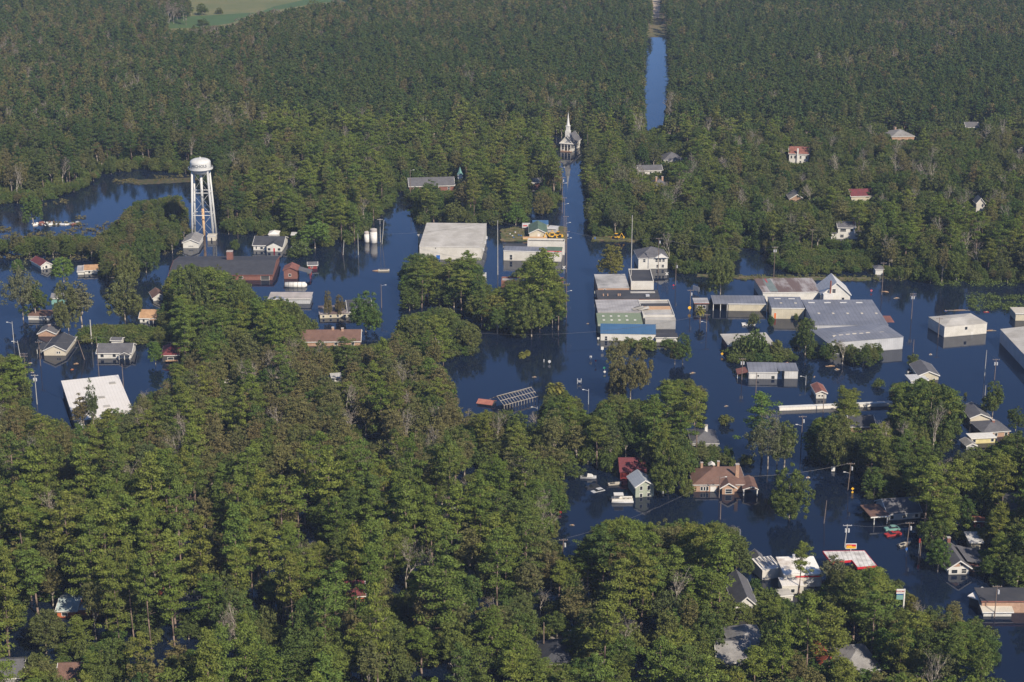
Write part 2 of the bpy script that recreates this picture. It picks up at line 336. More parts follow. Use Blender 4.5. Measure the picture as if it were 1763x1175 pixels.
def hip_roof(root, w, d, h, rise, over, rm, trim=None, name='roof'):
    b = MB(); o = over; z = h+0.02; ins = min(w,d)/2+o
    if w >= d: r0, r1 = (-o+ins, d/2), (w+o-ins, d/2)
    else: r0, r1 = (w/2, -o+ins), (w/2, d+o-ins)
    if abs(r0[0]-r1[0])+abs(r0[1]-r1[1]) < 0.4: r1 = (r0[0]+0.4*(w>=d), r0[1]+0.4*(w<d))
    vs = [(-o,-o,z),(w+o,-o,z),(w+o,d+o,z),(-o,d+o,z),(-o,-o,z+0.12),(w+o,-o,z+0.12),(w+o,d+o,z+0.12),(-o,d+o,z+0.12),(*r0,z+rise),(*r1,z+rise)]
    fs = [(3,2,1,0),(0,1,5,4),(1,2,6,5),(2,3,7,6),(3,0,4,7)]
    fs += [(4,5,9,8),(5,6,9),(6,7,8,9),(7,4,8)] if w >= d else [(4,5,8),(5,6,9,8),(6,7,9),(7,4,8,9)]
    b.add(vs, fs); r = b.build(name, rm, root)
    if trim:
        q = MB(); e = 0.05
        q.box(-o-e,w+o+e,-o-e,-o-0.003,z-0.12,z+0.1); q.box(-o-e,w+o+e,d+o+0.003,d+o+e,z-0.12,z+0.1)
        q.box(-o-e,-o-0.003,-o,d+o,z-0.12,z+0.1); q.box(w+o+0.003,w+o+e,-o,d+o,z-0.12,z+0.1)
        q.build('eave_board', trim, r)
    return r
def chimney(root, x, y, z0, z1, m=brick, s=0.45):
    b = MB(); b.box(x-s,x+s,y-s,y+s,z0,z1); c = b.build('chimney', m, root)
    MB().box(x-s-0.08,x+s+0.08,y-s-0.08,y+s+0.08,z1+0.003,z1+0.15).build('chimney_cap', concrete, c)
def bld(name, label, cat, A, B, h, roof='gx', rise=1.5, back=None, depth=None, C=None, wall=white, rm=shing, over=0.35,
        trim=trimw, wins=(), para=0.0, chim=(), group=None, z0=-1.6, wpart='wall', foot=1.5, base=0.0):
    a = P(*A); b = P(*B); w = (b-a).length; u = (b-a).normalized()
    if C:
        c = P(*C); v = (c-a); depth = v.length; v.normalize(); u = Vector((v.y,-v.x,0))
    v = Vector((-u.y,u.x,0))
    if back: depth = max(2.0, (P(A[0],back).y - a.y)/max(0.3,v.y))
    d = depth; rz = math.atan2(u.y,u.x)
    root = empty(name, (a.x,a.y,base), rz, label, cat, group)
    footprint(root, w, d, foot)
    m = MB()
    if roof == 'gx': m.prism([(0,z0),(d,z0),(d,h),(d/2,h+rise),(0,h)], 0, w, 'x')
    elif roof == 'gy': m.prism([(0,z0),(w,z0),(w,h),(w/2,h+rise),(0,h)], 0, d, 'y')
    elif roof == 'shed': m.prism([(0,z0),(d,z0),(d,h+rise),(0,h)], 0, w, 'x')
    elif roof == 'flat' and para > 0:
        t = 0.3
        m.box(0,w,0,t,z0,h+para); m.box(0,w,d-t,d,z0,h+para); m.box(0,t,t+0.001,d-t-0.001,z0,h+para-0.004); m.box(w-t,w,t+0.001,d-t-0.001,z0,h+para-0.004)
    else: m.box(0,w,0,d,z0,h)
    m.build(wpart, wall, root)
    if roof == 'gx': r = gable_roof(root,w,d,h,rise,over,rm,'x',trim)
    elif roof == 'gy': r = gable_roof(root,w,d,h,rise,over,rm,'y',trim)
    elif roof == 'hip': r = hip_roof(root,w,d,h,rise,over,rm,trim)
    elif roof == 'shed':
        sl = rise/d; q = MB(); q.prism([(-over,h-sl*over+0.02),(d+over,h+rise+sl*over+0.02),(d+over,h+rise+sl*over+0.17),(-over,h-sl*over+0.17)], -over, w+over, 'x')
        r = q.build('roof', rm, root)
        if trim: MB().box(-over+0.003,w+over-0.003,-over-0.08,-over-0.003,h-sl*over-0.1,h-sl*over+0.15).build('eave_board', trim, r)
    elif para > 0: r = MB().box(0.303,w-0.303,0.303,d-0.303,h-0.2,h).build('roof', rm, root)
    else:
        r = MB().box(-over,w+over,-over,d+over,h+0.003,h+0.22).build('roof', rm, root)
        if trim: MB().box(-over-0.003,w+over+0.003,-over-0.07,-over-0.003,h-0.08,h+0.25).build('eave_board', trim, r)
    for q in wins:      # (face, fraction along, z, width, height[, kind])
        L_ = w if q[0] in 'fb' else d
        kind = q[5] if len(q) > 5 else 'window'
        win(root, q[0], w, d, q[1]*L_, q[2], q[3], q[4], name=kind, pane=glass if kind == 'window' else (q[6] if len(q) > 6 else trimw))
    for q in chim: chimney(root, q[0]*w, q[1]*d, h-0.3, h+q[2], q[3] if len(q) > 3 else brick)
    root['w'] = w; root['d'] = d
    return root, w, d, r
def row(n, z=0.5, ww=0.9, hh=1.0, face='f', a=0.12, b=0.88): return [(face, a+(b-a)*i/max(1,n-1), z, ww, hh) for i in range(n)]
def patch(root, roofo, x0, x1, y0, y1, z, m, name, t=0.05): MB().box(x0,x1,y0,y1,z,z+t).build(name, m, roofo)
def porch(root, x0, x1, y0, y1, h, m=shing, rise=0, post=trimw, np_=3, name='porch_roof'):
    r = MB()
    if rise: r.prism([(x0-.2,h+.0),(x1+.2,h+.0),((x0+x1)/2,h+rise)], y0, y1-0.003, 'y')
    else: r.box(x0,x1,y0,y1-0.003,h,h+.15)
    ro = r.build(name, m, root)
    for i in range(np_):
        x = x0+.15+(x1-x0-.3)*i/max(1,np_-1); MB().box(x-.09,x+.09,y0+.1,y0+.28,-1.5,h-.003).build('post', post, root)
    if rise and post: 
        q = MB(); q.prism([(x0-.25,h-.1),((x0+x1)/2,h+rise-.1),(x1+.25,h-.1),(x1+.25,h+.08),((x0+x1)/2,h+rise+.1),(x0-.25,h+.08)], y0-.12, y0-.003, 'y'); q.build('bargeboard', post, ro)

# --- left side of the town
bld('house','small white house with a torn maroon roof and one gable window, half hidden by trees at the left edge','house',(71,465),(89,462),1.9,'gy',1.4,depth=11,rm=maroon,wins=[('f',.5,.4,.9,1.1),('f',.2,.3,.5,.9)])
r,w,d,_=bld('mobile_home','long white mobile home with a rusty orange roof, standing in the flood below the lake','mobile home',(146,473),(213,470),1.9,'gx',1.2,depth=8,rm=shingo,wins=row(4,.5))
bld('shed','damaged white lean-to with grey torn roof at the left end of the orange roofed mobile home','shed',(134,474),(145,473.5),1.5,'shed',.6,depth=7,rm=tinst)
bld('shed','low white shed with flat brown roof beside trees near the left edge','shed',(49,551.5),(86,552),1.7,'shed',.5,depth=6,rm=shingb,wins=[('f',.8,.3,.8,.9)])
bld('brick_house','small brick house with front gable and dark roof, behind the beige gabled house','house',(66,580),(96,580),1.3,'gy',1.6,depth=9,wall=tbrick,rm=shing,chim=[(.5,.5,2.0)])
r,w,d,_=bld('house','beige gabled house with dark grey roof and small white side porch, left of the white house','house',(76,613),(113.5,613),2.2,'gy',2.0,depth=15,wall=beige,rm=shingd,wins=[('f',.62,.9,.5,.8),('f',.72,.9,.5,.8)])
porch(r,-3.2,-.01,2,9,1.9,shingd)
bld('shed','small cream shed with grey roof behind the beige gabled house','shed',(112,592),(128.5,592),1.6,'gx',.5,depth=3.5,wall=beige,rm=shing,wins=[('f',.5,.1,1.1,1.2,'door')])
bld('shed','small white shed behind the white house with the porch gable','shed',(192,593.5),(208.5,594),1.8,'gx',.5,depth=3.5,rm=shing,wins=[('f',.5,.1,.9,1.4,'door')])
r,w,d,_=bld('house','white house with dark grey roof and small porch gable, right of the beige house','house',(168,618),(226,617.5),2.3,'gx',2.0,depth=10,rm=shing,wins=[('f',.14,.6,1.2,1.2),('f',.5,.6,1.2,1.2)])
porch(r,w*.66,w,-2,0,1.9,shing,1.1)
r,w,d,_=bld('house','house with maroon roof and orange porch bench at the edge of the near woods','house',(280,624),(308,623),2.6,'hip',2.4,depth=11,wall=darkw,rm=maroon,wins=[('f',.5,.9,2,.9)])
MB().box(w*.2,w*.95,-.9,-.3,.55,.85).build('bench',ply,r)
r,w,d,_=bld('house','white house with bright orange brown roof, among trees left of the big pine clump','house',(241,556),(274,556),2.0,'gx',2.0,depth=9,rm=shingo,wins=[('f',.2,.4,.8,1.1),('f',.75,.5,1.4,1)])
porch(r,w*.5,w*.98,-1.8,0,1.6,shingo,.8)
bld('house','white gable end with dark red brown roof, behind the orange roofed house','house',(264,519),(285,517),1.4,'gy',1.6,depth=9,rm=shingb,wins=[('f',.5,.2,.8,.9)])
bld('shed','pale green small shed glimpsed between trees near the left edge','shed',(89,525),(112,524),2.6,'shed',.6,depth=5,wall=teal,rm=shingl)
r,w,d,ro=bld('warehouse','big flat bright white metal roof building half behind the near woods at left','warehouse',(131,741),(231,739),3.2,'flat',C=(108.5,672),wall=greyw,rm=tinb,over=.4)
for x,y in ((.33,.72),(.80,.78),(.52,.45),(.55,.22),(.2,.3)): patch(r,ro,w*x,w*x+2.2,d*y,d*y+2.4,3.42,membr,'skylight',.12)
# --- around the water tower
bld('shed','white pump shed with grey brown gable roof left of the water tower legs','shed',(315.5,428),(342,428),2.8,'gy',1.5,depth=13,rm=shingl,wins=[('f',.5,.9,2.2,.3)])
bld('shed','small tan shed with dark doorway at the foot of the water tower','shed',(357.5,415.5),(371.5,415.5),2.3,'flat',depth=4,wall=tanroof,rm=tanroof,over=.2,wins=[('f',.5,0,.7,1.6,'door',darkw)])
r,w,d,_=bld('house','white house with dark roof and front gable beside the water tower','house',(436.5,431.5),(487,432),2.5,'gx',2.3,depth=14,rm=shingd,wins=[('f',.10,.7,.5,1.2),('f',.28,.6,1.2,1.1)])
m=MB(); m.prism([(w*.48,-1.5),(w*.99,-1.5),(w*.99,2.4),(w*.735,4.2),(w*.48,2.4)],-2,-.01,'y'); m.build('front_wing',white,r)
q=MB(); q.prism([(w*.45,2.45),(w*.735,4.3),(w*1.02,2.45),(w*1.02,2.65),(w*.735,4.5),(w*.45,2.65)],-2.4,3,'y'); q.build('wing_roof',shingd,r)
for x in (.56,.90): win(r,'f',w,d,w*x,.6,1.2,1.1,depth=-2)
win(r,'f',w,d,w*.73,.0,.7,1.7,name='door',pane=redp,depth=-2)
bld('shed','small white outbuilding with curved roof right behind the dark roofed white house','shed',(463,413),(479,413),2.4,'hip',1.2,depth=6,wall=white,rm=tinb,trim=None)
bld('shed','small white shed beside bushes right of the dark roofed white house','shed',(502,412),(510,412),2.0,'shed',.3,depth=3,wall=white,rm=tinw)
bld('house','low half drowned pale house with metal roof under bushes, right of the dark roofed white house','house',(499,434),(522,435),.9,'shed',.4,depth=6,wall=greyw,rm=tinst)
r,w,d,_=bld('brick_store','long low brick building with dark grey roof and red brick chimney, seen over the pine clump','brick building',(292,484),(469,483),2.5,'gx',2.2,back=452,wall=brick,rm=shingd,trim=rust,wins=[('f',.93,.2,3.5,2.2,'door',darkw),('f',.55,.8,1.6,1),('f',.7,.8,1.2,1)])
chimney(r,w*.54,d*.62,3.5,8.0,brick,1.3)
r,w,d,_=bld('pump_house','red brick pump house with gable roof and a lean-to at its right side','brick building',(489,481),(512,481),4.1,'gy',1.3,depth=7,wall=brick,rm=rust,trim=rust,wins=[('f',.45,1.3,.9,1.0)])
m=MB(); m.prism([(w+.4,3.9),(w+5.8,2.4),(w+5.8,2.55),(w+.4,4.05)],.2,6,'y'); m.build('lean_to_roof',shing,r)
for y in (.4,5.6): MB().box(w+5.3,w+5.6,y,y+.25,-1.5,2.35).build('post',redw,r)
bld('shed','tiny red shed with white end standing alone in open water','shed',(531,464),(546,463.5),1.9,'gx',.8,depth=4,wall=redw,rm=shing,wins=[('r',.5,.1,1.5,1.6,'door'),('f',.4,.6,.7,.7)])
r,w,d,_=bld('utility_building','low round ended grey building with pale blue gable, in front of the white tank','building',(463,524),(534,524),2.2,'flat',depth=9,wall=greyw,rm=concrete,wins=[('f',.2,.6,1,.8)])
bld('utility_building','shallow blue grey gable roofed room at the left end of the low grey building','building',(464,527),(490,526.5),2.2,'gy',.9,depth=3,wall=silver,rm=ting)
r,w,d,_=bld('ruined_house','derelict cream building with collapsed brown roof and saplings, in open water','ruin',(551,549),(600,547),1.8,'hip',.7,depth=11,wall=cream,rm=patchy,trim=None,wins=row(4,.4,.8,.9))
bld('house','dark roofed house mostly hidden behind the round tree by the street','house',(600,545),(640,543),2.0,'gx',2.8,depth=13,wall=greyb,rm=shingd)
r,w,d,_=bld('ranch_house','long brown roofed brick ranch house with two chimneys behind the near woods','house',(516,597),(620,596),2.0,'gx',2.6,depth=12,wall=tbrick,rm=shingb,wins=[('f',.03,.6,.8,.9),('f',.38,.5,1.1,1.1),('f',.6,.5,1.1,1.1),('f',.88,.5,1.1,1.1)],chim=[(.54,.5,3.6,tbrick),(.70,.45,3.4,tbrick)])
# --- white hall and the blocks left of the main street
r,w,d,ro=bld('white_hall','huge plain white hall with a long sloping pale roof and one blue door','hall',(722.5,447),(829,448.5),6.0,'shed',1.9,back=413,wall=stucco,rm=membr,over=.1,wins=[('f',.30,.1,1.7,2.0,'door',bluep),('f',.26,5.0,.5,.5)])
for y in (.25,.6,.85): MB().box(w+.02,w+.7,d*y,d*y+.9,2,3.2).build('wall_vent',galv,r)
bld('shed','small cream shed at the upper left corner of the white hall','shed',(725,424),(738,423),3.4,'shed',.4,depth=6,wall=cream,rm=membr)
r,w,d,ro=bld('shop_building','white walled shop with grey flat roof and red edged green corner, lower left of the main street','shop',(867,449),(966,451.5),4.4,'flat',back=441,wall=stucco,rm=ting,over=.12,wins=[('f',.13,.5,1.1,2.2)],chim=[])
MB().box(w*.74,w+.1,.6,d+.1,4.63,4.75).build('roof_cover',dgreen,ro); MB().box(w*.76,w+.12,-.12,.5,4.63,4.85).build('red_edging',redp,ro)
r,w,d,ro=bld('shop_building','dirty white parapet shop with pale flat roof, between the grass bank and the white shop','shop',(908,439),(972,440),5.6,'flat',back=434,wall=stucco,rm=bitum,para=.8)
bld('shop_building','black flat roof annex left of the parapet shop','shop',(866,440),(907,440),4.2,'flat',back=436,wall=greyb,rm=bitum,over=.1,trim=None)
bld('green_roof_house','pale house with green gable roof standing on the grass bank by the main street','house',(911.5,412.5),(941,412.5),2.7,'gy',1.9,depth=15,wall=cream,rm=dgreen,base=.4,wins=[('f',.55,.2,1.0,2.0,'door')])
bld('blue_roof_shed','white shed with a blue roof edge behind the green gable roof house','shed',(918,398),(943,398),2.6,'shed',.9,depth=4,rm=tinbl,base=.4)
bld('shed','pale low carport roof right of the blue roof shed','shed',(943,402),(957,403),1.9,'flat',depth=5,wall=greyw,rm=tinw,base=.4)
bld('shop_building','low shop with red brick edged pale roof behind trees at the main street corner','shop',(863,504),(970,505),4.6,'flat',back=497,wall=brick,rm=mstain,para=.6)
# --- block right of the main street
bld('shop_building','shop with stained grey flat roof at the top left of the main block','shop',(1029,517),(1083,516.5),5.0,'flat',back=493,wall=tbrick,rm=mstain,over=.05,trim=None,wins=[('f',.22,4.0,.8,.6)])
bld('shop_building','tall shop with black flat roof and white wall at the top right of the main block','shop',(1086,511),(1125,511),6.3,'flat',back=489,wall=stucco,rm=bitum,para=.35)
r,w,d,ro=bld('shop_building','row of low shops with black roofs and small red chimneys, second row of the main block','shop',(1029,533),(1136,532.5),4.3,'flat',back=518,wall=brick,rm=bitum,over=.1,trim=None)
for x in (.09,.16,.33,.36): MB().box(w*x,w*x+.45,d*.3,d*.3+.45,4.53,5.4).build('chimney',tbrick,ro)
MB().box(w*.55,w*.95,d*.62,d*.8,4.53,4.6).build('roof_patch',membr,ro); MB().box(w*.78,w*.84,d*.2,d*.35,4.53,5.1).build('air_unit',silver,ro)
r,w,d,ro=bld('shop_building','shop with streaked grey metal roof and peeled roofing, third row of the main block','shop',(1029,555),(1106,554.5),4.1,'flat',back=534,wall=greyb,rm=tinst,over=.05,trim=None)
for i,(x,y,a) in enumerate(((.80,.06,.6),(.86,.16,.9),(.92,.04,.3))):
    q=MB(); q.add([(w*x,d*y,4.5),(w*x+4.5,d*y+1.5,4.6+a),(w*x+4,d*y+3.2,5.4),(w*x-.6,d*y+2.2,4.6)],[(0,1,2,3)]); q.build('peeled_roofing',(membr,bitum,membr)[i],ro)
r,w,d,ro=bld('shop_building','shop with torn pale membrane, orange plywood strip and parapet at the right of the main block','shop',(1107,562),(1161,561.5),4.2,'flat',back=535,wall=stucco,rm=membr,para=.3)
MB().box(.4,w-.4,d*.62,d*.80,4.21,4.27).build('roof_patch',bitum,ro); MB().box(.4,w-.4,d*.40,d*.60,4.21,4.3).build('plywood_strip',ply,ro)
MB().box(w*.1,w*.9,d*.08,d*.18,4.21,4.3).build('roof_patch',mstain,ro)
r,w,d,ro=bld('shop_building','shop with faded green metal roof and two rows of pale skylights in the main block','shop',(1029,574.5),(1106,574.5),4.0,'flat',back=557,wall=sage,rm=tingr,over=.05,trim=None)
for i in range(5):
    for y in (.25,.65):
        if not (i == 4 and y > .5): patch(r,ro,w*(.12+.175*i),w*(.12+.175*i)+.9,d*y,d*y+1.3,4.225,trimw,'skylight')
bld('grey_building','grey windowless building at the lower right of the main block','building',(1110.5,567.5),(1163,567.5),3.8,'flat',back=563,wall=greyb,rm=membr,over=.02,trim=None)
r,w,d,ro=bld('blue_roof_building','long white building with a bright blue metal roof at the bottom of the main block','building',(1034,587),(1128.5,588.5),2.9,'shed',1.5,back=577,wall=white,rm=tinbl,over=.15,trim=None,wins=[('f',.1,.2,.9,1.6)])
bld('white_building','low white building with black flat roof right of the blue roofed building','building',(1129.5,590),(1166,590),1.9,'flat',back=583,wall=white,rm=bitum,over=.3)
r,w,d,_=bld('petrol_shed','small open shed with rust edged white roof behind the palm, right of the main block','shed',(1196,536),(1219,536),3.2,'flat',depth=7,wall=darkw,rm=tinst,trim=rust,wins=[('f',.3,1.2,1.2,1.2),('f',.7,1.2,1.2,1.2)])
# --- warehouses on the right
r,w,d,_=bld('warehouse','cream warehouse with flat blue grey roof and an open bay at its left end','warehouse',(1254,536),(1319.5,536.5),3.0,'flat',back=522,wall=cream,rm=ting,over=.25)
m=MB(); m.box(-6.3,-.26,-.25,d+.25,3.003,3.22); m.build('bay_roof',ting,r)
for x in (-6.1,-3.2,-.5): MB().box(x-.12,x+.12,0,.25,-1.5,3).build('post',trimw,r)
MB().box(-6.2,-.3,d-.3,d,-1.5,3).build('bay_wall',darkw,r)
r,w,d,ro=bld('warehouse','cream square warehouse with grey roof, two pale skylights and a yellow hoist by its left door','warehouse',(1328,549.5),(1384,550),4.4,'flat',back=530,wall=cream,rm=ting,over=.15,wins=[('f',.11,.1,.9,2.4,'door',orange)])
for x in (.18,.62): patch(r,ro,w*x,w*x+2.6,d*.8,d*.8+.9,4.63,trimw,'skylight'); 
for x in (.3,.75): patch(r,ro,w*x,w*x+1.0,d*.4,d*.4+1.2,4.63,tanroof,'roof_vent')
r,w,d,ro=bld('warehouse','old warehouse with patched rusty and grey metal roof, furthest of the warehouses','warehouse',(1313,520),(1414,519),3.8,'flat',C=(1298,496),wall=white,rm=patchy,over=.2)
for x in (.1,): MB().box(w*.13,w*.27,d*.05,d*.95,4.03,4.07).build('green_panel',mat('grey_green_sheet',(.17,.21,.205),(.13,.16,.16),.4),ro); MB().box(w*.17,w*.19,d*.7,d*.95,4.08,4.11).build('red_panel',redp,ro)
r,w,d,_=bld('mill_building','white gabled mill building with steep pale roof, tallest among the warehouses','mill',(1414,524),(1463,524),4.2,'gy',5.0,depth=13,wall=white,rm=tinw,wins=[('f',.42,4.8,1.3,1.6),('f',.75,1.6,1,1.2)])
MB().tube((w*.28,-1,-1),(w*.28,-1,10.2),.35,.35,8).build('flue',rust,r); MB().box(w*.02,w*.36,-3,-.02,-1,4.9).build('annex',trimw,r)
r,w,d,ro=bld('warehouse','very large warehouse with blue grey metal roof and a row of white skylights','warehouse',(1402,580),(1528,580),4.6,'flat',back=536,wall=greyw,rm=ting,over=.1,trim=None)
for i in range(4): patch(r,ro,w*(.0+.225*i)+2,w*(.0+.225*i)+4.6,d*.86,d*.86+1.2,4.83,trimw,'skylight')
for i in range(5): patch(r,ro,w*(.05+.2*i)+2,w*(.05+.2*i)+2.9,d*.42,d*.42+1.6,4.83,tanroof,'roof_vent')
MB().box(w+.15,w+4.5,d*.3,d*.55,2.6,2.75).build('canopy',rust,r)
r,w,d,ro=bld('warehouse','grey metal warehouse with yellow blotched roof, front of the large warehouse','warehouse',(1424,612),(1554,601.5),4.8,'hip',1.0,depth=17,wall=greyw,rm=ting,over=.15,trim=None)
rr=random.Random(5)
for i in range(8):
    x=w*(.14+.09*i); yy=rr.uniform(.22,.30)*d; zz=4.83+1.0*(yy+.15)/(d/2+.15); MB().add([(x,yy,zz+.03),(x+1.6,yy,zz+.03),(x+1.6,yy+1.5,zz+.03+1.5*1.0/(d/2+.15)),(x,yy+1.5,zz+.03+1.5*1.0/(d/2+.15))],[(0,1,2,3)]).build('roof_vent',tanroof,ro)
r,w,d,_=bld('brick_office','flat pale roofed brick building with canopy, among shrubs in open water','brick building',(1256,609),(1330,606.5),3.0,'flat',back=590,wall=brick,rm=membr,over=.7,trim=tanroof,wins=row(3,.6,1.4,1.0))
for y in (.1,.9): MB().box(-.6,-.4,d*y,d*y+.2,-1.5,3).build('post',trimw,r)
r,w,d,ro=bld('white_shop','white panelled shop with pale grey metal roof, alone in the water above the long white wall','shop',(1289,653),(1338,653.5),2.6,'shed',1.0,back=641,wall=tinw,rm=ting,over=.2,wins=[('f',.13,.1,1.6,1.7,'door'),('f',.33,.9,.6,.7),('f',.85,.1,1.2,1.2)])
MB().box(w+.3,w+7.6,.3,d+1.5,3.1,3.25).build('side_roof',ting,ro)
MB().box(w+2.6,w+7.4,.5,d,-1.5,3.09).build('side_wing',tinw,r)
q=MB(); q.prism([(-.4,2.6),(-4.2,1.6),(-4.2,1.72),(-.4,2.72)],0,d*.8,'y'); q.build('awning',rust,r)
for y in (.2,d*.75): MB().box(-4.1,-3.95,y,y+.15,-1.5,1.6).build('post',trimw,r)
bld('boathouse','small pale shed with red roof and gable front, alone above the long white wall','shed',(1405,687),(1422,686),2.2,'gy',.8,C=(1397,673),wall=stucco,rm=rust,wins=[('f',.3,.8,.6,.6),('f',.6,.8,.6,.6)])
a=P(1342,708); b=P(1541,699.5); u=(b-a).normalized(); L_=(b-a).length
r=empty('long_wall',(a.x,a.y,0),math.atan2(u.y,u.x),'very long low white box like wall running across the open water','wall')
MB().box(0,L_,0,1.6,-1.2,1.15).build('wall_panel',tinb,r); MB().box(-.05,L_+.05,-.06,1.66,1.153,1.3).build('coping',trimw,r)
bld('pale_warehouse','square pale metal building with low hip roof, alone in open water at the right','warehouse',(1625,581.5),(1698,575),4.3,'hip',1.1,depth=13,wall=stucco,rm=membr,over=.12,trim=None,wins=[('f',.51,2.4,1.1,1.2),('f',.66,0,.9,1.2,'door')])
r,w,d,_=bld('pale_warehouse','large grey walled warehouse with pale roof cut off by the right edge','warehouse',(1776,650),(1880,625),5.2,'gy',1.6,C=(1721,590),wall=greyw,rm=membr,over=.2,trim=None)
bld('tan_building','small tan flat building at the right edge behind the marsh plants','building',(1748,553),(1800,553),3.0,'flat',depth=8,wall=cream,rm=tanroof,over=.3)
bld('red_canopy','low red brick roofed lean-to beside the big warehouse','shed',(1771,640),(1775,640),1,'flat',depth=1) if False else None
# --- lower right houses
r,w,d,_=bld('house','cream gabled house with grey roof and white sheds, above the biggest round oak','house',(1581,655),(1615,654),1.9,'gy',1.5,C=(1567,636),wall=cream,rm=shing,wins=[('f',.2,.1,.8,.5),('f',.45,.3,.8,.5),('f',.78,.1,.8,.5)])
bld('shed','flat grey roof carport in front of the cream gabled house','shed',(1568,664),(1597,663),1.7,'flat',depth=6,wall=greyw,rm=tinw)
r,w,d,_=bld('house','beige two storey gabled house with dark grey roof, right of the biggest round oak','house',(1670,732.5),(1703.5,732),2.7,'gy',1.4,C=(1655,713),wall=beige,rm=shing,wins=[('f',.3,.7,.6,.7)])
bld('brick_house','brick house with brown grey hip roof, partly behind trees right of the beige house','house',(1692,755),(1737,752),2.0,'hip',1.8,depth=10,wall=tbrick,rm=shing,wins=row(3,.5),chim=[(.6,.5,2.2)])
bld('yellow_shed','yellow cabin with flat white roof below the brick hip roof house','shed',(1672,765),(1713,763),1.9,'flat',depth=4,wall=mat('pale_yellow_wall',(.62,.55,.28)),rm=trimw,wins=row(2,.6))
bld('shed','small grey barrel roof shed left of the yellow cabin','shed',(1664,775),(1680,774),1.5,'gy',.7,depth=5,wall=greyw,rm=shingl)
r,w,d,_=bld('brick_house','orange brick house with black roof and long window, behind the dark oaks','house',(1465,745.5),(1506,745),2.3,'gx',1.9,depth=10,wall=tbrick,rm=shingd,wins=[('f',.38,.8,3.0,.9),('f',.9,.6,1,1)],chim=[(.22,.5,2.4,trimw)])
bld('house','dark grey hip roof with a white chimney deep among the trees right of centre','house',(1191,775),(1236,775),2.2,'hip',2.5,depth=12,wall=greyb,rm=shing,chim=[(.6,.5,4.0,trimw)],wins=row(2,.5))
r,w,d,_=bld('barn','bright red barn with dark red roof behind the sage green house','barn',(1068,825.5),(1111,825),2.5,'gx',2.6,depth=10,wall=redw,rm=maroon,trim=None,wins=[('f',.46,.05,1.2,2.0,'door',darkw)])
r,w,d,_=bld('sage_house','two storey sage green house with pale metal roof and white windows by the pond','house',(1094,857.5),(1127,856.5),3.7,'gy',1.8,C=(1081,840),wall=sage,rm=mat('pale_metal_roof',(.36,.40,.44),(.30,.33,.37),.2,rough=.5,ribs=(0,.6)),wins=[('f',.3,2.4,.8,1.2),('f',.7,2.4,.8,1.2),('f',.3,.1,.8,1.1),('f',.7,.1,.8,1.1),('l',.25,1.2,.9,1.0)])
r,w,d,_=bld('brown_roof_house','wide brick house with big brown hip roof, white gables and tall chimney by the pond','house',(1194,847.5),(1283,847),2.4,'hip',3.1,depth=14,wall=tbrick,rm=shingb,wins=[('f',.16,.5,.8,1.2),('f',.21,.5,.8,1.2),('f',.26,.5,.8,1.2),('f',.38,.2,1.6,1.5,'door')])
m=MB(); m.prism([(w*.535,-1.5),(w*.77,-1.5),(w*.77,2.3),(w*.6525,3.6),(w*.535,2.3)],-2.2,-.01,'y'); m.build('front_wing',tbrick,r)
gm=MB(); gm.prism([(w*.49,2.1),(w*.6525,3.75),(w*.82,2.1),(w*.82,2.3),(w*.6525,3.95),(w*.49,2.3)],-2.6,5,'y'); rr_=gm.build('wing_roof',shingb,r)
gm=MB(); gm.prism([(w*.485,1.95),(w*.6525,3.62),(w*.825,1.95),(w*.825,2.32),(w*.6525,3.97),(w*.485,2.32)],-2.75,-2.603,'y'); gm.build('bargeboard',trimw,rr_)
win(r,'f',w,d,w*.66,.4,1.9,1.4,depth=-2.2)
chimney(r,w*.86,d*.25,2.4,7.6,tbrick,.55); chimney(r,w*.22,d*.7,3.5,5.7,tbrick,.35); chimney(r,w*.55,d*.75,3.5,5.8,tbrick,.35)
gm=MB(); gm.prism([(w*.92,2.2),(w*1.11,3.1),(w*1.22,2.2)],-3.5,6,'y'); cr=gm.build('carport_roof',shingb,r)
gm=MB(); gm.prism([(w*.915,2.0),(w*1.11,3.0),(w*1.225,2.0),(w*1.225,2.22),(w*1.11,3.24),(w*.915,2.22)],-3.62,-3.503,'y'); gm.build('bargeboard',trimw,cr)
for x in (.94,1.2): MB().box(w*x-.15,w*x+.15,-3.4,-3.1,-1.5,2.2).build('post',trimw,r)
# carport house right of the main street
r,w,d,_=bld('carport_house','grey roofed house with a dark flat carport on white posts, right of the main street','house',(1529,897),(1584,893),2.2,'gx',2.6,depth=10,wall=white,rm=shing,wins=row(3,.5))
q=MB(); q.box(-6.4,-.5,-2.5,6.5,2.5,2.75); cr=q.build('carport_roof',shingb,r); MB().box(-6.45,-.45,-2.6,-2.503,2.4,2.78).build('eave_board',trimw,cr)
for x in (-5.2,-1.2): MB().box(x-.12,x+.12,-2.3,-2.05,-1.5,2.5).build('post',trimw,r)
r,w,d,_=bld('bungalow','grey roofed bungalow with brick gable, white front and small chimney at the right edge','house',(1633,990),(1668,989),2.4,'gy',2.0,depth=13,wall=white,rm=shing,over=.7,wins=[('f',.28,.4,1.6,1.1),('f',.75,.4,1.3,1.3)],chim=[(.55,.9,3.4,brick)])
q=MB(); q.prism([(.8,2.42),(w-.8,2.42),(w/2,4.1)],-.08,-.003,'y'); q.build('gable_panel',tbrick,r); win(r,'f',w,d,w*.62,2.6,.9,.9,depth=-.08)
MB().box(w+.01,w+4.5,1.2,11,-1.5,2.2).build('side_wing',brick,r); q=MB(); q.prism([(w-.5,3.5),(w+5.2,2.2),(w+5.2,2.35),(w-.5,3.65)],.8,11.4,'y'); q.build('side_roof',shing,r)
win(r,'f',w,d,w+2.6,.4,1.6,1.2,depth=1.2)
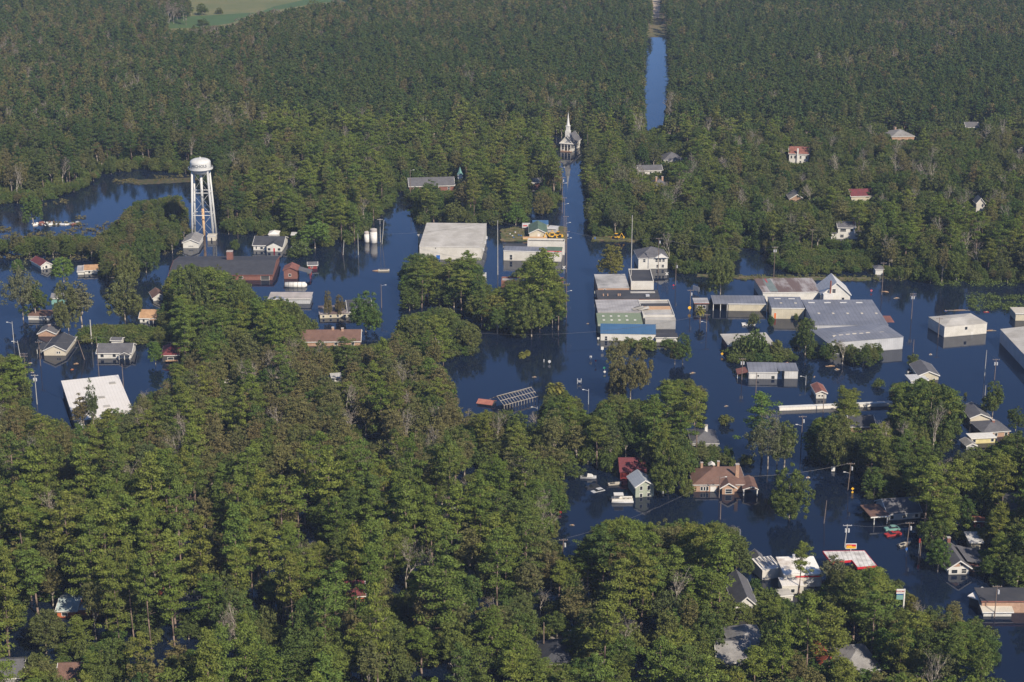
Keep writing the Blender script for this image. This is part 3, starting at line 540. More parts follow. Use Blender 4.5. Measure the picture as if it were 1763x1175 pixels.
bld('shed','small cream shed with broken grey roof, behind the grey roofed bungalow','shed',(1671,948),(1687,948),2.7,'shed',.3,depth=5,wall=cream,rm=tinw,over=.8)
bld('shed','small red brown shed with pale window high among the right edge trees','shed',(1677,911),(1695,911),2.4,'flat',depth=3,wall=redw,rm=rust,wins=[('f',.4,.6,.7,.7)])
bld('house','grey hip roof house cut by the right edge among tall trees','house',(1738,888),(1780,888),2.2,'hip',2.2,depth=11,wall=greyb,rm=shing)
# store beside the petrol canopy
r,w,d,ro=bld('store','white petrol station store with stained flat roof and a red stripe along the front','store',(1349,1012),(1414,1010.5),3.6,'flat',back=981,wall=stucco,rm=mat('stained_white_roof',(.76,.74,.69),(.42,.36,.30),.16,lo=.5,hi=.68,detail=8),over=.1,trim=None,wins=[('f',.72,.2,2.2,2.0,'door',silver),('f',.9,.2,.8,1.8,'door')])
MB().box(w*.3,w*.98,-.2,-.103,3.0,3.35).build('red_stripe',redp,ro); MB().tube((w*.45,d*.9,3.8),(w*.45,d*.9,4.9),.45,.45,10).build('roof_fan',silver,ro)
r,w,d,ro=bld('store_wing','ribbed white metal roof wing at the left of the petrol station store','store',(1312,1000),(1348,1000),3.0,'shed',.6,C=(1294,984),wall=stucco,rm=tinb,over=.1,trim=None)
for i in range(5): MB().box(w*(.1+.19*i),w*(.1+.19*i)+.35,.3,d-.3,3.95,4.02).build('roof_rib',shingl,ro)
bld('shed','tiny grey roofed shed behind the ribbed white roof wing','shed',(1297,977),(1314,976),2.2,'gy',1.2,depth=4,wall=white,rm=shing)
bld('store_wing','white flat roofed annex in front of the petrol station store','store',(1346,1024),(1383,1023),2.4,'flat',depth=5,wall=stucco,rm=tinb,over=.1,trim=None,wins=[('f',.5,.5,1,1)])
bld('shed','white low box room at the bottom left of the store annex','shed',(1343,1037),(1365,1035),1.6,'flat',depth=4,wall=stucco,rm=membr,over=.1)
# canopy
cz=4.6; pts=[P(x,y,cz) for x,y in ((1417,949.5),(1431,968),(1467,964.5),(1476.5,977),(1509,974),(1488,948.5))]
r=empty('petrol_canopy',(pts[2].x,pts[2].y,0),0,'L shaped petrol station canopy with white roof and bright red edge','canopy')
lp=[(p.x-pts[2].x,p.y-pts[2].y) for p in pts]
co=MB().prism(lp,cz-.12,cz,'z').build('canopy_roof',mat('canopy_roof_sheet',(.66,.65,.62),(.36,.34,.32),.3,ribs=(0,1.2),rib_amt=.3),r)
ed=MB()
for i in range(6):
    p=Vector((*lp[i],0)); q_=Vector((*lp[(i+1)%6],0)); dd=(q_-p).normalized(); nn=Vector((dd.y,-dd.x,0))*-.06
    ed.add([p+nn*.1+Vector((0,0,cz-.6)),q_+nn*.1+Vector((0,0,cz-.6)),q_+nn*.1+Vector((0,0,cz+.04)),p+nn*.1+Vector((0,0,cz+.04)),p-nn*2+Vector((0,0,cz-.6)),q_-nn*2+Vector((0,0,cz-.6)),q_-nn*2+Vector((0,0,cz+.04)),p-nn*2+Vector((0,0,cz+.04))],[(0,1,2,3),(7,6,5,4),(0,4,5,1),(3,2,6,7),(0,3,7,4),(1,5,6,2)])
ed.build('red_edging',redp,r)
for x,y in ((-3.5,4),(3,4),(3,0),(-3.5,1.2)): MB().box(x-.18,x+.18,y-.18,y+.18,-1.5,cz-.13).build('column',trimw,r)
# bottom right corner building
r,w,d,ro=bld('black_roof_building','long building with wide black flat roof at the bottom right corner','building',(1689,1056),(1800,1056),3.4,'flat',back=1034,wall=tbrick,rm=bitum,over=.3,trim=rust)
r2,w2,d2,_=bld('store_wing','white annex with tan sloping roof in front of the black roofed building','building',(1693,1062),(1741,1062),1.5,'shed',.9,depth=4.5,wall=white,rm=tanroof,over=.5,wins=[('f',.25,.8,.8,.4),('f',.75,.8,.8,.4)])
r,w,d,_=bld('shed','white tilted carport roof at the left end of the black roofed building','carport',(1668,1042),(1684,1048),2.6,'shed',.3,depth=6,wall=darkw,rm=tinb)
bld('house','dark grey gabled house with white porch among trees left of the store','house',(1266,1058),(1303,1057),2.4,'gy',2.6,depth=16,wall=white,rm=shing,wins=[('f',.5,.6,1,1)])
bld('house','long pale grey roofed house at the bottom edge, left part of a joined pair','house',(1236,1152),(1292,1152),2.0,'gx',2.4,depth=12,wall=stucco,rm=shingl,wins=row(3,.5))
bld('house','pale grey hip roofed house at the bottom edge, right part of a joined pair','house',(1264,1136),(1322,1132),2.6,'hip',3.0,depth=12,wall=white,rm=shingl)
bld('shed','small shed with faded orange red roof glimpsed through the bottom right trees','shed',(1412,1158),(1436,1156),2.4,'gy',1.8,depth=10,wall=darkw,trim=None,rm=mat('orange_red_roof',(.42,.09,.04),(.24,.07,.04),.9))
bld('house','brown grey roofed house at the bottom edge right of the orange red roof','house',(1450,1170),(1515,1165),2.0,'hip',2.8,depth=13,wall=greyb,rm=shingl)
bld('house','dark hip roofed house with brick chimney at the bottom centre','house',(934,1158),(992,1156),2.2,'hip',2.8,depth=12,wall=tbrick,rm=shingd,chim=[(.93,.8,3.8,tbrick)])
# bottom left
r,w,d,_=bld('brick_house','orange brick house with pale teal metal eaves deep in the bottom left pines','house',(99,1064),(132,1064),2.1,'gx',1.3,depth=9,wall=obrick,rm=mat('pale_teal_roof',(.42,.50,.50),(.25,.30,.30),.5),wins=[('f',.38,.6,1.3,1.1)])
MB().box(w+.01,w+6,1.2,8,-1.5,1.8).build('side_wing',obrick,r); MB().box(w+.36,w+6.4,.8,8.5,1.803,2).build('side_roof',trimw,r)
bld('house','grey roof just showing at the bottom left corner','house',(-12,1182),(38,1180),2.2,'gx',2.2,depth=10,wall=greyb,rm=shing)
bld('house','small brown roofed house at the bottom edge among the left pines','house',(99,1186),(140,1185),2.2,'gx',2.2,depth=9,wall=tbrick,rm=shingb)
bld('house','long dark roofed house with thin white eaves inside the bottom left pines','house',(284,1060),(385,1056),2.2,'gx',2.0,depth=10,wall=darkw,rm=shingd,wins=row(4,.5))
bld('shed','dark red wooden shed glimpsed between pines above the long dark roofed house','shed',(272,1030),(284,1030),2.2,'gy',1.0,depth=4,wall=redw,rm=rust)
bld('house','white house mostly hidden in the woods left of the pond','house',(782,895),(798,894),1.3,'gx',1.0,depth=6,wall=white,rm=tinw)
bld('shed','small white boxy shed in the narrow water gap of the left woods','shed',(572,662),(588,661),2.2,'flat',depth=5,wall=white,rm=tinw)
bld('house','small white house glimpsed between trees right of the white roofed warehouse','house',(377,662),(399,660),1.8,'gx',1.4,depth=7,wall=white,rm=shingb)
bld('house','dark red roof glimpsed in the bottom centre pines','house',(596,1040),(628,1038),2.2,'gx',2.2,depth=9,wall=obrick,rm=maroon)
# --- far side: churches and houses in the back woods
A_=P(965,260.4); B_=P(985.5,262); u=(B_-A_).normalized(); w=(B_-A_).length; d=14.0
r=empty('steeple_church',(A_.x,A_.y,0),math.atan2(u.y,u.x),'white wooden church with tall pointed steeple at the end of the main street','church'); footprint(r,w,d,1)
MB().prism([(0,-1.5),(w,-1.5),(w,5.0),(w/2,9.0),(0,5.0)],0,d,'y').build('wall',white,r)
gable_roof(r,w,d,5.0,4.0,.5,shing,'y',trimw)
MB().box(w*.05,w*.95,-1.5,-.02,-1,.45).build('porch_step',tbrick,r)
for i in range(4): MB().tube((w*(.1+.267*i),-1.2,.45),(w*(.1+.267*i),-1.2,4.6),.16,.16,8).build('column',trimw,r)
MB().box(-.3,w+.3,-1.6,-.03,4.6,5.0).build('porch_beam',trimw,r)
for x in (.25,.75): win(r,'f',w,d,w*x,1.2,1.3,2.0)
win(r,'f',w,d,w*.5,.5,1.2,2.6,name='door',pane=darkw)
for y in (.25,.5,.75): win(r,'r',w,d,d*y,1.4,1.0,2.2)
st=MB().box(w/2-1.3,w/2+1.3,1.2,3.8,8.2,11.5).build('steeple_base',trimw,r)
MB().box(w/2-.95,w/2+.95,1.55,3.45,11.503,14).build('belfry',trimw,st); MB().box(w/2-1.15,w/2+1.15,1.35,3.65,14.003,14.3).build('belfry_cornice',trimw,st)
sp=MB(); sp.lathe([(1.0,14.303),(.72,16),(.1,21.3)],8,(w/2,2.5)); sp.build('spire',trimw,r); MB().tube((w/2,2.5,21.3),(w/2,2.5,22.3),.07,.05,6).build('spire_finial',trimw,r)
r,w,d,_=bld('brick_church','long brick church with grey roof half hidden by trees, left of the white hall','church',(705,331),(782,329),3.0,'gx',3.0,depth=12,wall=brick,rm=shing,wins=row(4,.6,.9,1.6))
q=MB(); q.box(w+2.2,w+4.6,3,5.4,-1.5,7.6); q.build('tower',trimw,r); sp=MB(); sp.lathe([(1.6,7.603),(.9,8.8),(.06,11.6)],4,(w+3.4,4.2)); sp.build('spire',teal,r)
bld('house','wide grey hip roofed house with tan wall, furthest right in the back woods','house',(1535,243),(1574,242),2.4,'hip',2.8,depth=15,wall=tbrick,rm=shingl,chim=[(.4,.7,3.4,tbrick)])
bld('house','small dark gabled brick house far up in the right back woods','house',(1663,226),(1684,226),2.4,'gx',2.2,depth=8,wall=tbrick,rm=shing)
r,w,d,_=bld('white_farmhouse','tall white house with rusty red roof and white chimney in the right back woods','house',(1358,284),(1391,285),6.3,'gx',2.8,depth=10,rm=rust,wins=[('f',.12,3.6,.9,1.5),('f',.30,3.6,.9,1.5),('f',.6,3.6,.9,1.5),('f',.9,3.6,.9,1.5),('f',.6,.8,.9,1.5),('f',.9,.8,.9,1.5)])
MB().box(w*.40,w*.48,-.8,-.003,-1.5,9.2).build('chimney',trimw,r)
bld('house','cream house with maroon roof in the middle of the right back woods','house',(1465,350),(1502,349),3.6,'gx',2.4,depth=9,wall=cream,rm=maroon,wins=row(3,.8))
bld('house','grey gabled house top with brick wall showing among the right back woods','house',(1359,352),(1384,352),2.8,'gy',2.2,depth=10,wall=tbrick,rm=shingl)
bld('house','dark grey hip roofed house with white gable right of the dead grey tree','house',(1143,285),(1176,284),2.8,'hip',3.2,depth=12,wall=white,rm=shing)
bld('house','low grey house with white porch below the dead grey tree','house',(1100,301),(1140,300),2.2,'gx',1.8,depth=9,wall=white,rm=shing,wins=row(3,.4))
bld('house','grey roof with two brick chimneys behind the golden tree','house',(1124,332),(1152,331),3.0,'hip',3.0,depth=10,wall=greyb,rm=shing,chim=[(.3,.4,4.2,tbrick),(.7,.5,4.0,tbrick)])
r,w,d,_=bld('white_farmhouse','white two storey house with upper balcony and red chimney at the right woods edge','house',(1442,412),(1471,412.5),5.6,'gx',1.6,depth=9,rm=shing,wins=[('f',.25,.8,1.6,1.4),('f',.3,3.6,2.6,1.3),('f',.8,3.8,1.1,1.2)],chim=[(.92,.3,3.6,brick)])
MB().box(w+.01,w+3.2,0,8,-1.5,3.2).build('side_wing',white,r); MB().box(w+.0+.36,w+3.6,-.4,8.4,3.203,3.5).build('side_roof',shing,r)
MB().box(-3,-.01,0,7,-1.5,2.8).build('side_wing',white,r); MB().box(-3.4,-.36,-.4,7.4,2.803,3.1).build('side_roof',shing,r)
bld('brick_house','small brick house with white eaves at the top of the narrow channel left of the street','house',(917,322),(933,321),2.2,'gx',1.4,depth=7,wall=brick,rm=shingl,wins=row(2,.5))
r,w,d,_=bld('house','white two storey house with grey hip roofs behind bushes, right of the golden round tree','house',(1099,464),(1149,463),5.0,'hip',3.4,depth=13,rm=shing,wins=[('f',.2,3.2,1,1.3),('f',.62,3.2,1,1.3),('f',.74,3.2,1,1.3),('f',.86,3.2,1,1.3),('f',.66,.6,1,1.3),('f',.84,.6,1,1.3)])
q=MB(); q.prism([(w*.55,5.2),(w*.98,5.2),(w*.765,7.0)],-1,-.003,'y'); q.build('front_gable',trimw,r)
bld('shed','small pale shed at the water edge behind the warehouses','shed',(1507,474),(1520,474),2.6,'hip',1,depth=5,rm=shing)
bld('house','pale tan wall corner showing in the trees at the right edge','house',(1752,268),(1790,268),2.6,'gx',2.4,depth=8,wall=tbrick,rm=shingl)
bld('house','whitish weathered gable showing among the trees at the right edge','house',(1680,366),(1694,366),4.8,'gy',2.4,depth=6,wall=stucco,rm=shingl)
for x_,y_ in ((1166,388),(1290,398)): 
    bld('house','scrap of a white house wall glimpsed through the woods '+('above the golden round tree' if x_<1200 else 'above the lone dark round tree'),'house',(x_,y_),(x_+10,y_),3.4,'gx',1.6,depth=6,rm=shingl)
# ---------------------------------------------------------------- water tower
def text_mesh(s, size, m, name, parent, ext=0.02, bend=None, spacing=1.0):
    cu = bpy.data.curves.new('lettering', 'FONT'); cu.body = s; cu.size = size; cu.extrude = ext; cu.align_x = 'CENTER'; cu.align_y = 'CENTER'; cu.space_character = spacing; cu.offset = size*0.02
    cu.resolution_u = 3
    tmp = bpy.data.objects.new('lettering_source', cu); col.objects.link(tmp)
    dg = bpy.context.evaluated_depsgraph_get(); me = bpy.data.meshes.new_from_object(tmp.evaluated_get(dg))
    bpy.data.objects.remove(tmp); me.name = name
    for v in me.vertices:
        x, y, z = v.co
        if bend:
            R, z0, a0 = bend; t = a0 + x/R; r = R + z
            v.co = (r*math.sin(t), -r*math.cos(t), z0+y)
        else: v.co = (x, -z, y)
    me.materials.clear(); me.materials.append(m)
    o = bpy.data.objects.new(name, me); col.objects.link(o); o.parent = parent; return o
c0 = P(351.5, 406.0)
tw = empty('water_tower', (c0.x,c0.y,0), 0, 'tall white water tower on legs with a rusty central pipe, left of centre', 'water tower'); FOOT.append((c0.x-7,c0.y-7,1,0,14,14,1))
zt = 32.0
tank = MB(); R = 4.75
prof = [(1.0,zt-3.1),(2.4,zt-2.7),(3.9,zt-1.7),(R,zt-.2),(R,zt+3.0)]
for i in range(1,9):
    a = i/8*math.pi/2; prof.append((max(.05,R*math.cos(a)**.75), zt+3.0+1.75*math.sin(a)**1.15))
tank.lathe(prof, 40); tk = tank.build('tank', towerm, tw, True)
MB().lathe([(R+.02,zt-.15),(5.7,zt-.15),(5.7,zt+.75),(5.6,zt+.75),(5.6,zt-.02),(R+.02,zt-.02)],40).build('walkway', towerm, tk)
MB().tube((0,0,zt+4.6),(0,0,zt+5.4),.35,.25,8).build('roof_vent', towerm, tk)
text_mesh('NICHOLS', 1.75, ink, 'lettering', tk, .03, (R+.05, zt+1.75, 0.02), 1.0)
cf = [(math.cos(math.radians(a)), math.sin(math.radians(a))) for a in (38,142,218,322)]
lt, lb = 4.45, 6.3
def lp_(c, z): t = (zt-z)/zt; r = lt + (lb-lt)*t; return Vector((c[0]*r, c[1]*r, z))
for c in cf: MB().tube(lp_(c,-2), lp_(c,zt-.3), .52, .46, 10).build('leg', towerm, tw, True)
for z in (10.5, 21.0):
    for i in range(4): MB().tube(lp_(cf[i],z), lp_(cf[(i+1)%4],z), .18, .18, 6).build('horizontal_strut', towerm, tw)
for z0, z1 in ((-1,10.5),(10.5,21),(21,31)):
    for i in range(4):
        b = MB(); b.tube(lp_(cf[i],z0), lp_(cf[(i+1)%4],z1), .055, .055, 4); b.tube(lp_(cf[i],z1), lp_(cf[(i+1)%4],z0), .055, .055, 4); b.build('cross_brace', galv, tw)
MB().tube((0,0,13),(0,0,zt-3.0), .62,.62,14).build('riser_pipe', towerm, tw, True)
MB().tube((0,0,-2),(0,0,13), .62,.62,14).build('rusty_riser_pipe', riserm, tw, True, 'rusty orange lower half of the central pipe')
b = MB(); 
for s in (-.22,.22): b.tube(lp_(cf[3],-1)+Vector((s,-.6,0)), lp_(cf[3],zt)+Vector((s,-.6,0)), .04, .04, 4)
b.build('ladder', galv, tw)

# ---------------------------------------------------------------- silos, tank and other structures
def silo(px, py, r, h, label, top=concrete):
    p = P(px,py); o = empty('silo', (p.x,p.y,0), 0, label, 'silo', 'silos beside the street'); FOOT.append((p.x-r,p.y-r,1,0,2*r,2*r,1))
    MB().lathe([(r,-1.5),(r,h*.82)],20).build('shell', trimw, o, True); MB().lathe([(r+.02,h*.82+.003),(r+.02,h),(r*.5,h+.3),(.1,h+.4)],20).build('top_band', top, o)
silo(643.5,418,1.6,6.4,'taller white silo with tan banded top beside the street'); silo(632,417,1.3,4.8,'shorter white silo left of the tan topped one')
p = P(500,494); o = empty('storage_tank',(p.x,p.y,0),0,'horizontal white storage tank with dark bands in front of the red brick pump house','tank'); FOOT.append((p.x-2.5,p.y-2,1,0,10,4,1))
b = MB(); b.tube((-2.2,0,.7),(6.3,0,.7),1.35,1.35,18); b.build('tank_shell', trimw, o, True)
for x in (-.6,1.3,3.2,5.0): MB().tube((x-.07,0,.7),(x+.07,0,.7),1.42,1.42,18).build('band', shing, o)
MB().tube((6.3,0,.7),(7.0,0,.7),1.1,.5,14).build('end_cap', trimw, o)
# bare roof frame and salmon roof in the middle water
a = P(862,703); b_ = P(893,712); 
o = empty('roof_frame',(P(868,706).x,P(868,706).y,0), math.radians(38),'collapsed building stripped to its grey roof frame in the middle of the water','ruin'); FOOT.append((P(868,706).x,P(868,706).y,math.cos(.66),math.sin(.66),15,8,1))
L_, wd, hh = 15.0, 8.0, 1.6
for i in range(13):
    x = i*L_/12
    for s in (0,1): MB().tube((x, s*wd, hh),(x, wd/2, hh+2.2),.09,.09,4).build('rafter', deadw, o)
    MB().tube((x,0,-1.5),(x,0,hh),.1,.1,4).build('post', deadw, o)
for y,z in ((0,hh),(wd,hh),(wd/2,hh+2.2),(wd*.25,hh+1.1),(wd*.75,hh+1.1)): MB().tube((-.2,y,z+.08),(L_+.2,y,z+.08),.1,.1,4).build('purlin', deadw, o)
MB().prism([(wd*.5,hh+2.35),(wd,hh+.15),(wd,hh+.22),(wd*.5,hh+2.42)],.4,L_*.55,'x').build('roof_sheet', ting, o)
bld('shed','low shed with salmon red roof left of the bare roof frame','shed',(822,697),(846,700),.6,'gx',.8,depth=4,wall=darkw,rm=mat('salmon_roof',(.34,.14,.10),(.26,.10,.08),.6),trim=None)
# lumber stack on the bank
p = P(900,414.5); q = P(942,414.5)
o = empty('lumber_stack',(p.x,p.y,.5),0,'long stack of yellow lumber on the bank in front of the green roofed house','lumber'); MB().box(0,(q-p).length,0,2,0,.7).build('planks', mat('yellow_lumber',(.62,.42,.18),(.5,.33,.14),.6), o); MB().box(0,(q-p).length,-.05,2.05,.703,.85).build('top_planks', ply, o)
p = P(830.5,484); o = empty('box_trailer',(p.x,p.y,0),0,'white box trailer standing upright in the water right of the white hall','trailer'); MB().box(0,1.7,0,2.2,-1,3.0).build('body', tinw, o); MB().box(-.05,1.75,-.05,2.25,3.003,3.15).build('roof_edge', silver, o); win(o,'f',1.7,2.2,.85,1.2,.7,.7)
p = P(899,396); o = empty('box_trailer',(p.x,p.y,.5),0,'white trailer with red marking on the grass bank behind the parapet shop','trailer'); MB().box(0,3.8,0,2.2,.3,2.3).build('body', tinw, o); MB().box(.4,2.4,-.03,-.003,1.2,1.7).build('red_marking', redp, o)
for x in (.8,2.8): MB().tube((x,-.12,.3),(x,.1,.3),.32,.32,10).build('wheel', darkp, o)

# ---------------------------------------------------------------- vehicles and boats
def car(px, py, rz, z, paint, label, L=4.4, name='flooded_car', truck=False):
    p = P(px,py); o = empty(name,(p.x,p.y,z), math.radians(rz), label, 'truck' if truck else 'car'); w = 1.75
    if truck: body = [(0,.35),(L,.35),(L,1.0),(L*.72,1.05),(0,1.05)]
    else: body = [(0,.35),(L,.35),(L,.8),(L*.97,.92),(L*.72,.98),(L*.04,1.0),(0,.85)]
    MB().prism([(y,z_) for y,z_ in body], -w/2, w/2, 'y').build('body', paint, o)
    c0, c1 = (.36,.72) if truck else (.12,.72)
    cab = [(L*c0,1.06),(L*c1,1.06),(L*(c1-.12),1.48),(L*(c0+.07),1.5)]
    b = MB(); b.prism(cab, -w/2+.12, w/2-.12, 'y'); b.build('cabin_windows', glass, o)
    b = MB(); b.box(L*(c0+.07),L*(c1-.12),-w/2+.15,w/2-.15,1.503,1.56); b.build('car_roof', paint, o)
    for x in (L*.18,L*.8):
        for s in (-1,1): MB().tube((x,s*(w/2-.2),.32),(x,s*(w/2+.02),.32),.32,.32,12).build('wheel', darkp, o)
    return o
car(1277,560,5,-.35,trimw,'white pickup truck drowned to its windows below the cream warehouse',5.2,'pickup_truck',True)
car(1040,843,-150,-.85,silver,'white car drowned to its windows left of the pontoon boat')
car(1032,838,-160,-.55,darkp,'dark blue car drowned beside the skiff, left of the red barn')
car(1140,838,100,-.55,mat('dark_red_paint',(.30,.02,.04)),'dark red car behind the sage green house, drowned to its windows')
car(1128,1006-100,0,-.6,darkp,'x') if False else None
car(1550,919,200,-.55,mat('faded_red_paint',(.34,.03,.03),(.28,.03,.03),.6,rough=.5),'red pickup truck drowned beside the carport house',5,'pickup_truck',True)
car(1548,912,190,-.2,teal,'teal car drowned behind the red pickup truck by the carport house')
car(1525,1130,60,-.4,redp,'bright red car glimpsed under the bottom right trees')
car(1588,556,20,-.3,silver,'x') if False else None
car(1045,1022,0,-.3,darkp,'dark car in the shade of the woods below the pond')
car(1576,660+4,100,-.5,redp,'red car among white drums beside the cream gabled house')
p = P(1053,866); o = empty('pontoon_boat',(p.x,p.y,0), math.radians(2),'white pontoon boat with pale canopy moored left of the sage green house','boat')
for s in (0,2.0): MB().tube((0,s,.15),(6.6,s,.15),.35,.35,10).build('pontoon', silver, o, True)
MB().box(0,6.5,-.2,2.2,.45,.55).build('deck', tanroof, o); 
b = MB(); b.box(.1,6.4,-.2,-.14,.553,1.15); b.box(.1,6.4,2.14,2.2,.553,1.15); b.box(.1,.16,-.13,2.13,.553,1.15); b.build('side_rail', trimw, o)
MB().box(.7,3.6,-.15,2.15,2.35,2.45).build('canopy', trimw, o)
for x in (.8,3.5):
    for y in (-.1,2.05): MB().box(x,x+.06,y,y+.06,.56,2.347).build('canopy_post', galv, o)
for x in (3.9,5.2): MB().box(x,x+.9,.3,1.7,.553,1.05).build('seat', tanroof, o)
MB().box(-.5,-.05,.8,1.2,.1,1.1).build('outboard_motor', darkp, o)
def hull(px, py, rz, L, w, label, paint=trimw, cabin=False, cat='boat', name='motor_boat'):
    p = P(px,py); o = empty(name,(p.x,p.y,0), math.radians(rz), label, cat)
    st = [(0,.9,0),(L*.35,1,0),(L*.7,.85,.1),(L*.9,.45,.25),(L,.02,.4)]; b = MB(); vs = []
    for x,f,up in st: vs += [(x,-w/2*f,.55+up),(x,-w/2*f*.6,-.2),(x,w/2*f*.6,-.2),(x,w/2*f,.55+up)]
    fs = []
    for i in range(4):
        a = i*4; fs += [(a,a+4,a+5,a+1),(a+1,a+5,a+6,a+2),(a+2,a+6,a+7,a+3),(a,a+3,a+7,a+4)]
    fs += [(0,1,2,3)]; b.add(vs, fs); b.build('hull', paint, o)
    MB().box(L*.12,L*.55,-w*.3,w*.3,.56,.6).build('cockpit', darkp, o)
    if cabin:
        MB().prism([(L*.42,.6),(L*.8,.7),(L*.72,1.15),(L*.45,1.3)],-w*.36,w*.36,'y').build('cabin', trimw, o); MB().prism([(L*.36,.62),(L*.42,.62),(L*.40,1.7),(L*.37,1.7)],-w*.33,w*.33,'y').build('windscreen', glass, o)
    MB().box(-.35,-.02,-.18,.18,.2,1.0).build('outboard_motor', darkp, o)
    return o
hull(999,823,-4,5.0,1.9,'white cabin cruiser boat floating left of the red barn',paint=silver,cabin=True)
hull(1047,836,12,4.2,1.5,'small pale skiff between the cabin boat and the sage green house',paint=tanroof)
hull(1135,846,-60,2.4,1.2,'tiny grey skiff right of the sage green house',paint=silver)
hull(1547,942,30,4.4,1.7,'pale flat boat drifting by the pole below the carport house',paint=tanroof)
hull(641,467,2,3.0,1.6,'cream pointed boat hull half of the floating wreck in open water',paint=tanroof) if False else None
p = P(641,468); o = empty('floating_trailer',(p.x,p.y,0),math.radians(3),'cream flatbed trailer afloat in open water below the silos','trailer')
MB().box(2.6,7.4,0,1.7,-.1,.6).build('bed', tanroof, o); MB().add([(0,.85,.1),(2.597,.0,-.1),(2.597,1.7,-.1),(2.597,1.7,.35),(2.597,0,.35),(0,.85,.25)],[(0,1,4,5),(0,5,3,2),(5,4,3),(0,2,1),(1,2,3,4)]).build('hitch', ply, o); MB().box(3.2,6.8,.3,1.4,.603,.63).build('lettered_panel', shing, o)
def digger(px, py, z, rz, label):
    p = P(px,py,z); o = empty('backhoe',(p.x,p.y,z),math.radians(rz),label,'backhoe')
    MB().box(0,3,-.8,.8,.7,1.3).build('body', yellow, o); MB().box(1.0,2.1,-.7,.7,1.303,2.5).build('cab', glass, o); MB().box(.95,2.15,-.75,.75,2.503,2.62).build('cab_roof', yellow, o)
    for x,r_ in ((.5,.55),(2.6,.7)):
        for s in (-1,1): MB().tube((x,s*.82,r_),(x,s*1.15,r_),r_,r_,14).build('wheel', darkp, o)
    a = MB(); a.tube((0,0,1.2),(-1.2,0,3.1),.16,.14,6); a.tube((-1.2,0,3.1),(-2.3,0,1.6),.14,.1,6); a.build('boom', yellow, o)
    MB().prism([(-2.6,.9),(-2.0,.9),(-2.1,1.7),(-2.5,1.6)],-.35,.35,'y').build('bucket', yellow, o)
    MB().prism([(3.2,.2),(4.0,.2),(3.6,1.1),(3.2,1.1)],-1.0,1.0,'y').build('front_bucket', yellow, o)
digger(1066,412.5,.5,150,'yellow backhoe on the grass bank right of the main street')
digger(945,411,.5,20,'yellow backhoe parked on the bank left of the main street, nearest the green roofed house')
digger(955,408,.5,-10,'second yellow backhoe beside the main street, nearer the poles')
rr = random.Random(11)
def drums(pts, label, group, mats, z=0.4):
    for x,y,k in pts:
        p = P(x,y,z); o = empty('drum',(p.x,p.y,z),rr.uniform(0,3),label,'drum',group)
        MB().tube((0,0,-.5),(0,0,.55),.42,.42,12).build('barrel', mats[k%len(mats)], o); MB().tube((0,0,.553),(0,0,.62),.44,.44,12).build('lid', shing, o)
drums([(878,404,0),(882,407,0),(887,401,0),(893,406,1),(897,407,1),(884,410,1)],'drum in the scrap heap on the bank left of the green roofed house','drums on the bank',[trimw,bluep])
drums([(1563,642,0),(1568,641,0),(1571,646,1),(1574,648,0),(1570,652,1)],'white or blue drum floating beside the cream gabled house','drums beside the cream house',[trimw,bluep],0)
# scrap heap in the lake
sh = empty('scrap_heap',(P(95,386).x,P(95,386).y,0),0,'heap of white and rusty scrap on a weedy spit in the lake','scrap heap')
for k,(m_,n) in enumerate(((tinb,16),(rust,12),(silver,8))):
    b = MB()
    for i in range(n):
        x = rr.uniform(-11,10); y = rr.uniform(-3,3); s = rr.uniform(.5,1.5); a = rr.uniform(0,3); z = rr.uniform(.2,1.1)
        c,s_ = math.cos(a)*s, math.sin(a)*s
        b.add([(x-c,y-s_,0),(x+c,y+s_,0),(x+c+s_*.5,y+s_-c*.5,0),(x-c+s_*.5,y-s_-c*.5,0),(x-c*.8,y-s_*.8,z),(x+c*.8,y+s_*.8,z*.8),(x+c*.8+s_*.4,y+s_*.8-c*.4,z*.7),(x-c*.8+s_*.4,y-s_*.8-c*.4,z)],[(3,2,1,0),(4,5,6,7),(0,1,5,4),(1,2,6,5),(2,3,7,6),(3,0,4,7)])
    b.build(('white_scrap','rusty_scrap','steel_scrap')[k], m_, sh)
# playground tower behind the brown roof house
p = P(1220,818); o = empty('play_tower',(p.x,p.y,0),0,'play tower with teal slide behind the brown roofed brick house','play tower')
MB().box(0,1.8,0,1.8,1.4,1.6).build('platform', ply, o); MB().prism([(-.2,3.2),(2.0,3.2),(.9,4.0)],-.1,1.9,'y').build('tower_roof', trimw, o)
for x in (.1,1.6):
    for y in (.1,1.6): MB().box(x,x+.12,y,y+.12,-1.5,3.197).build('post', ply, o)
MB().prism([(-.02,1.6),(-2.4,-.2),(-2.4,.05),(-.02,1.85)],.4,1.2,'y').build('slide', teal, o)

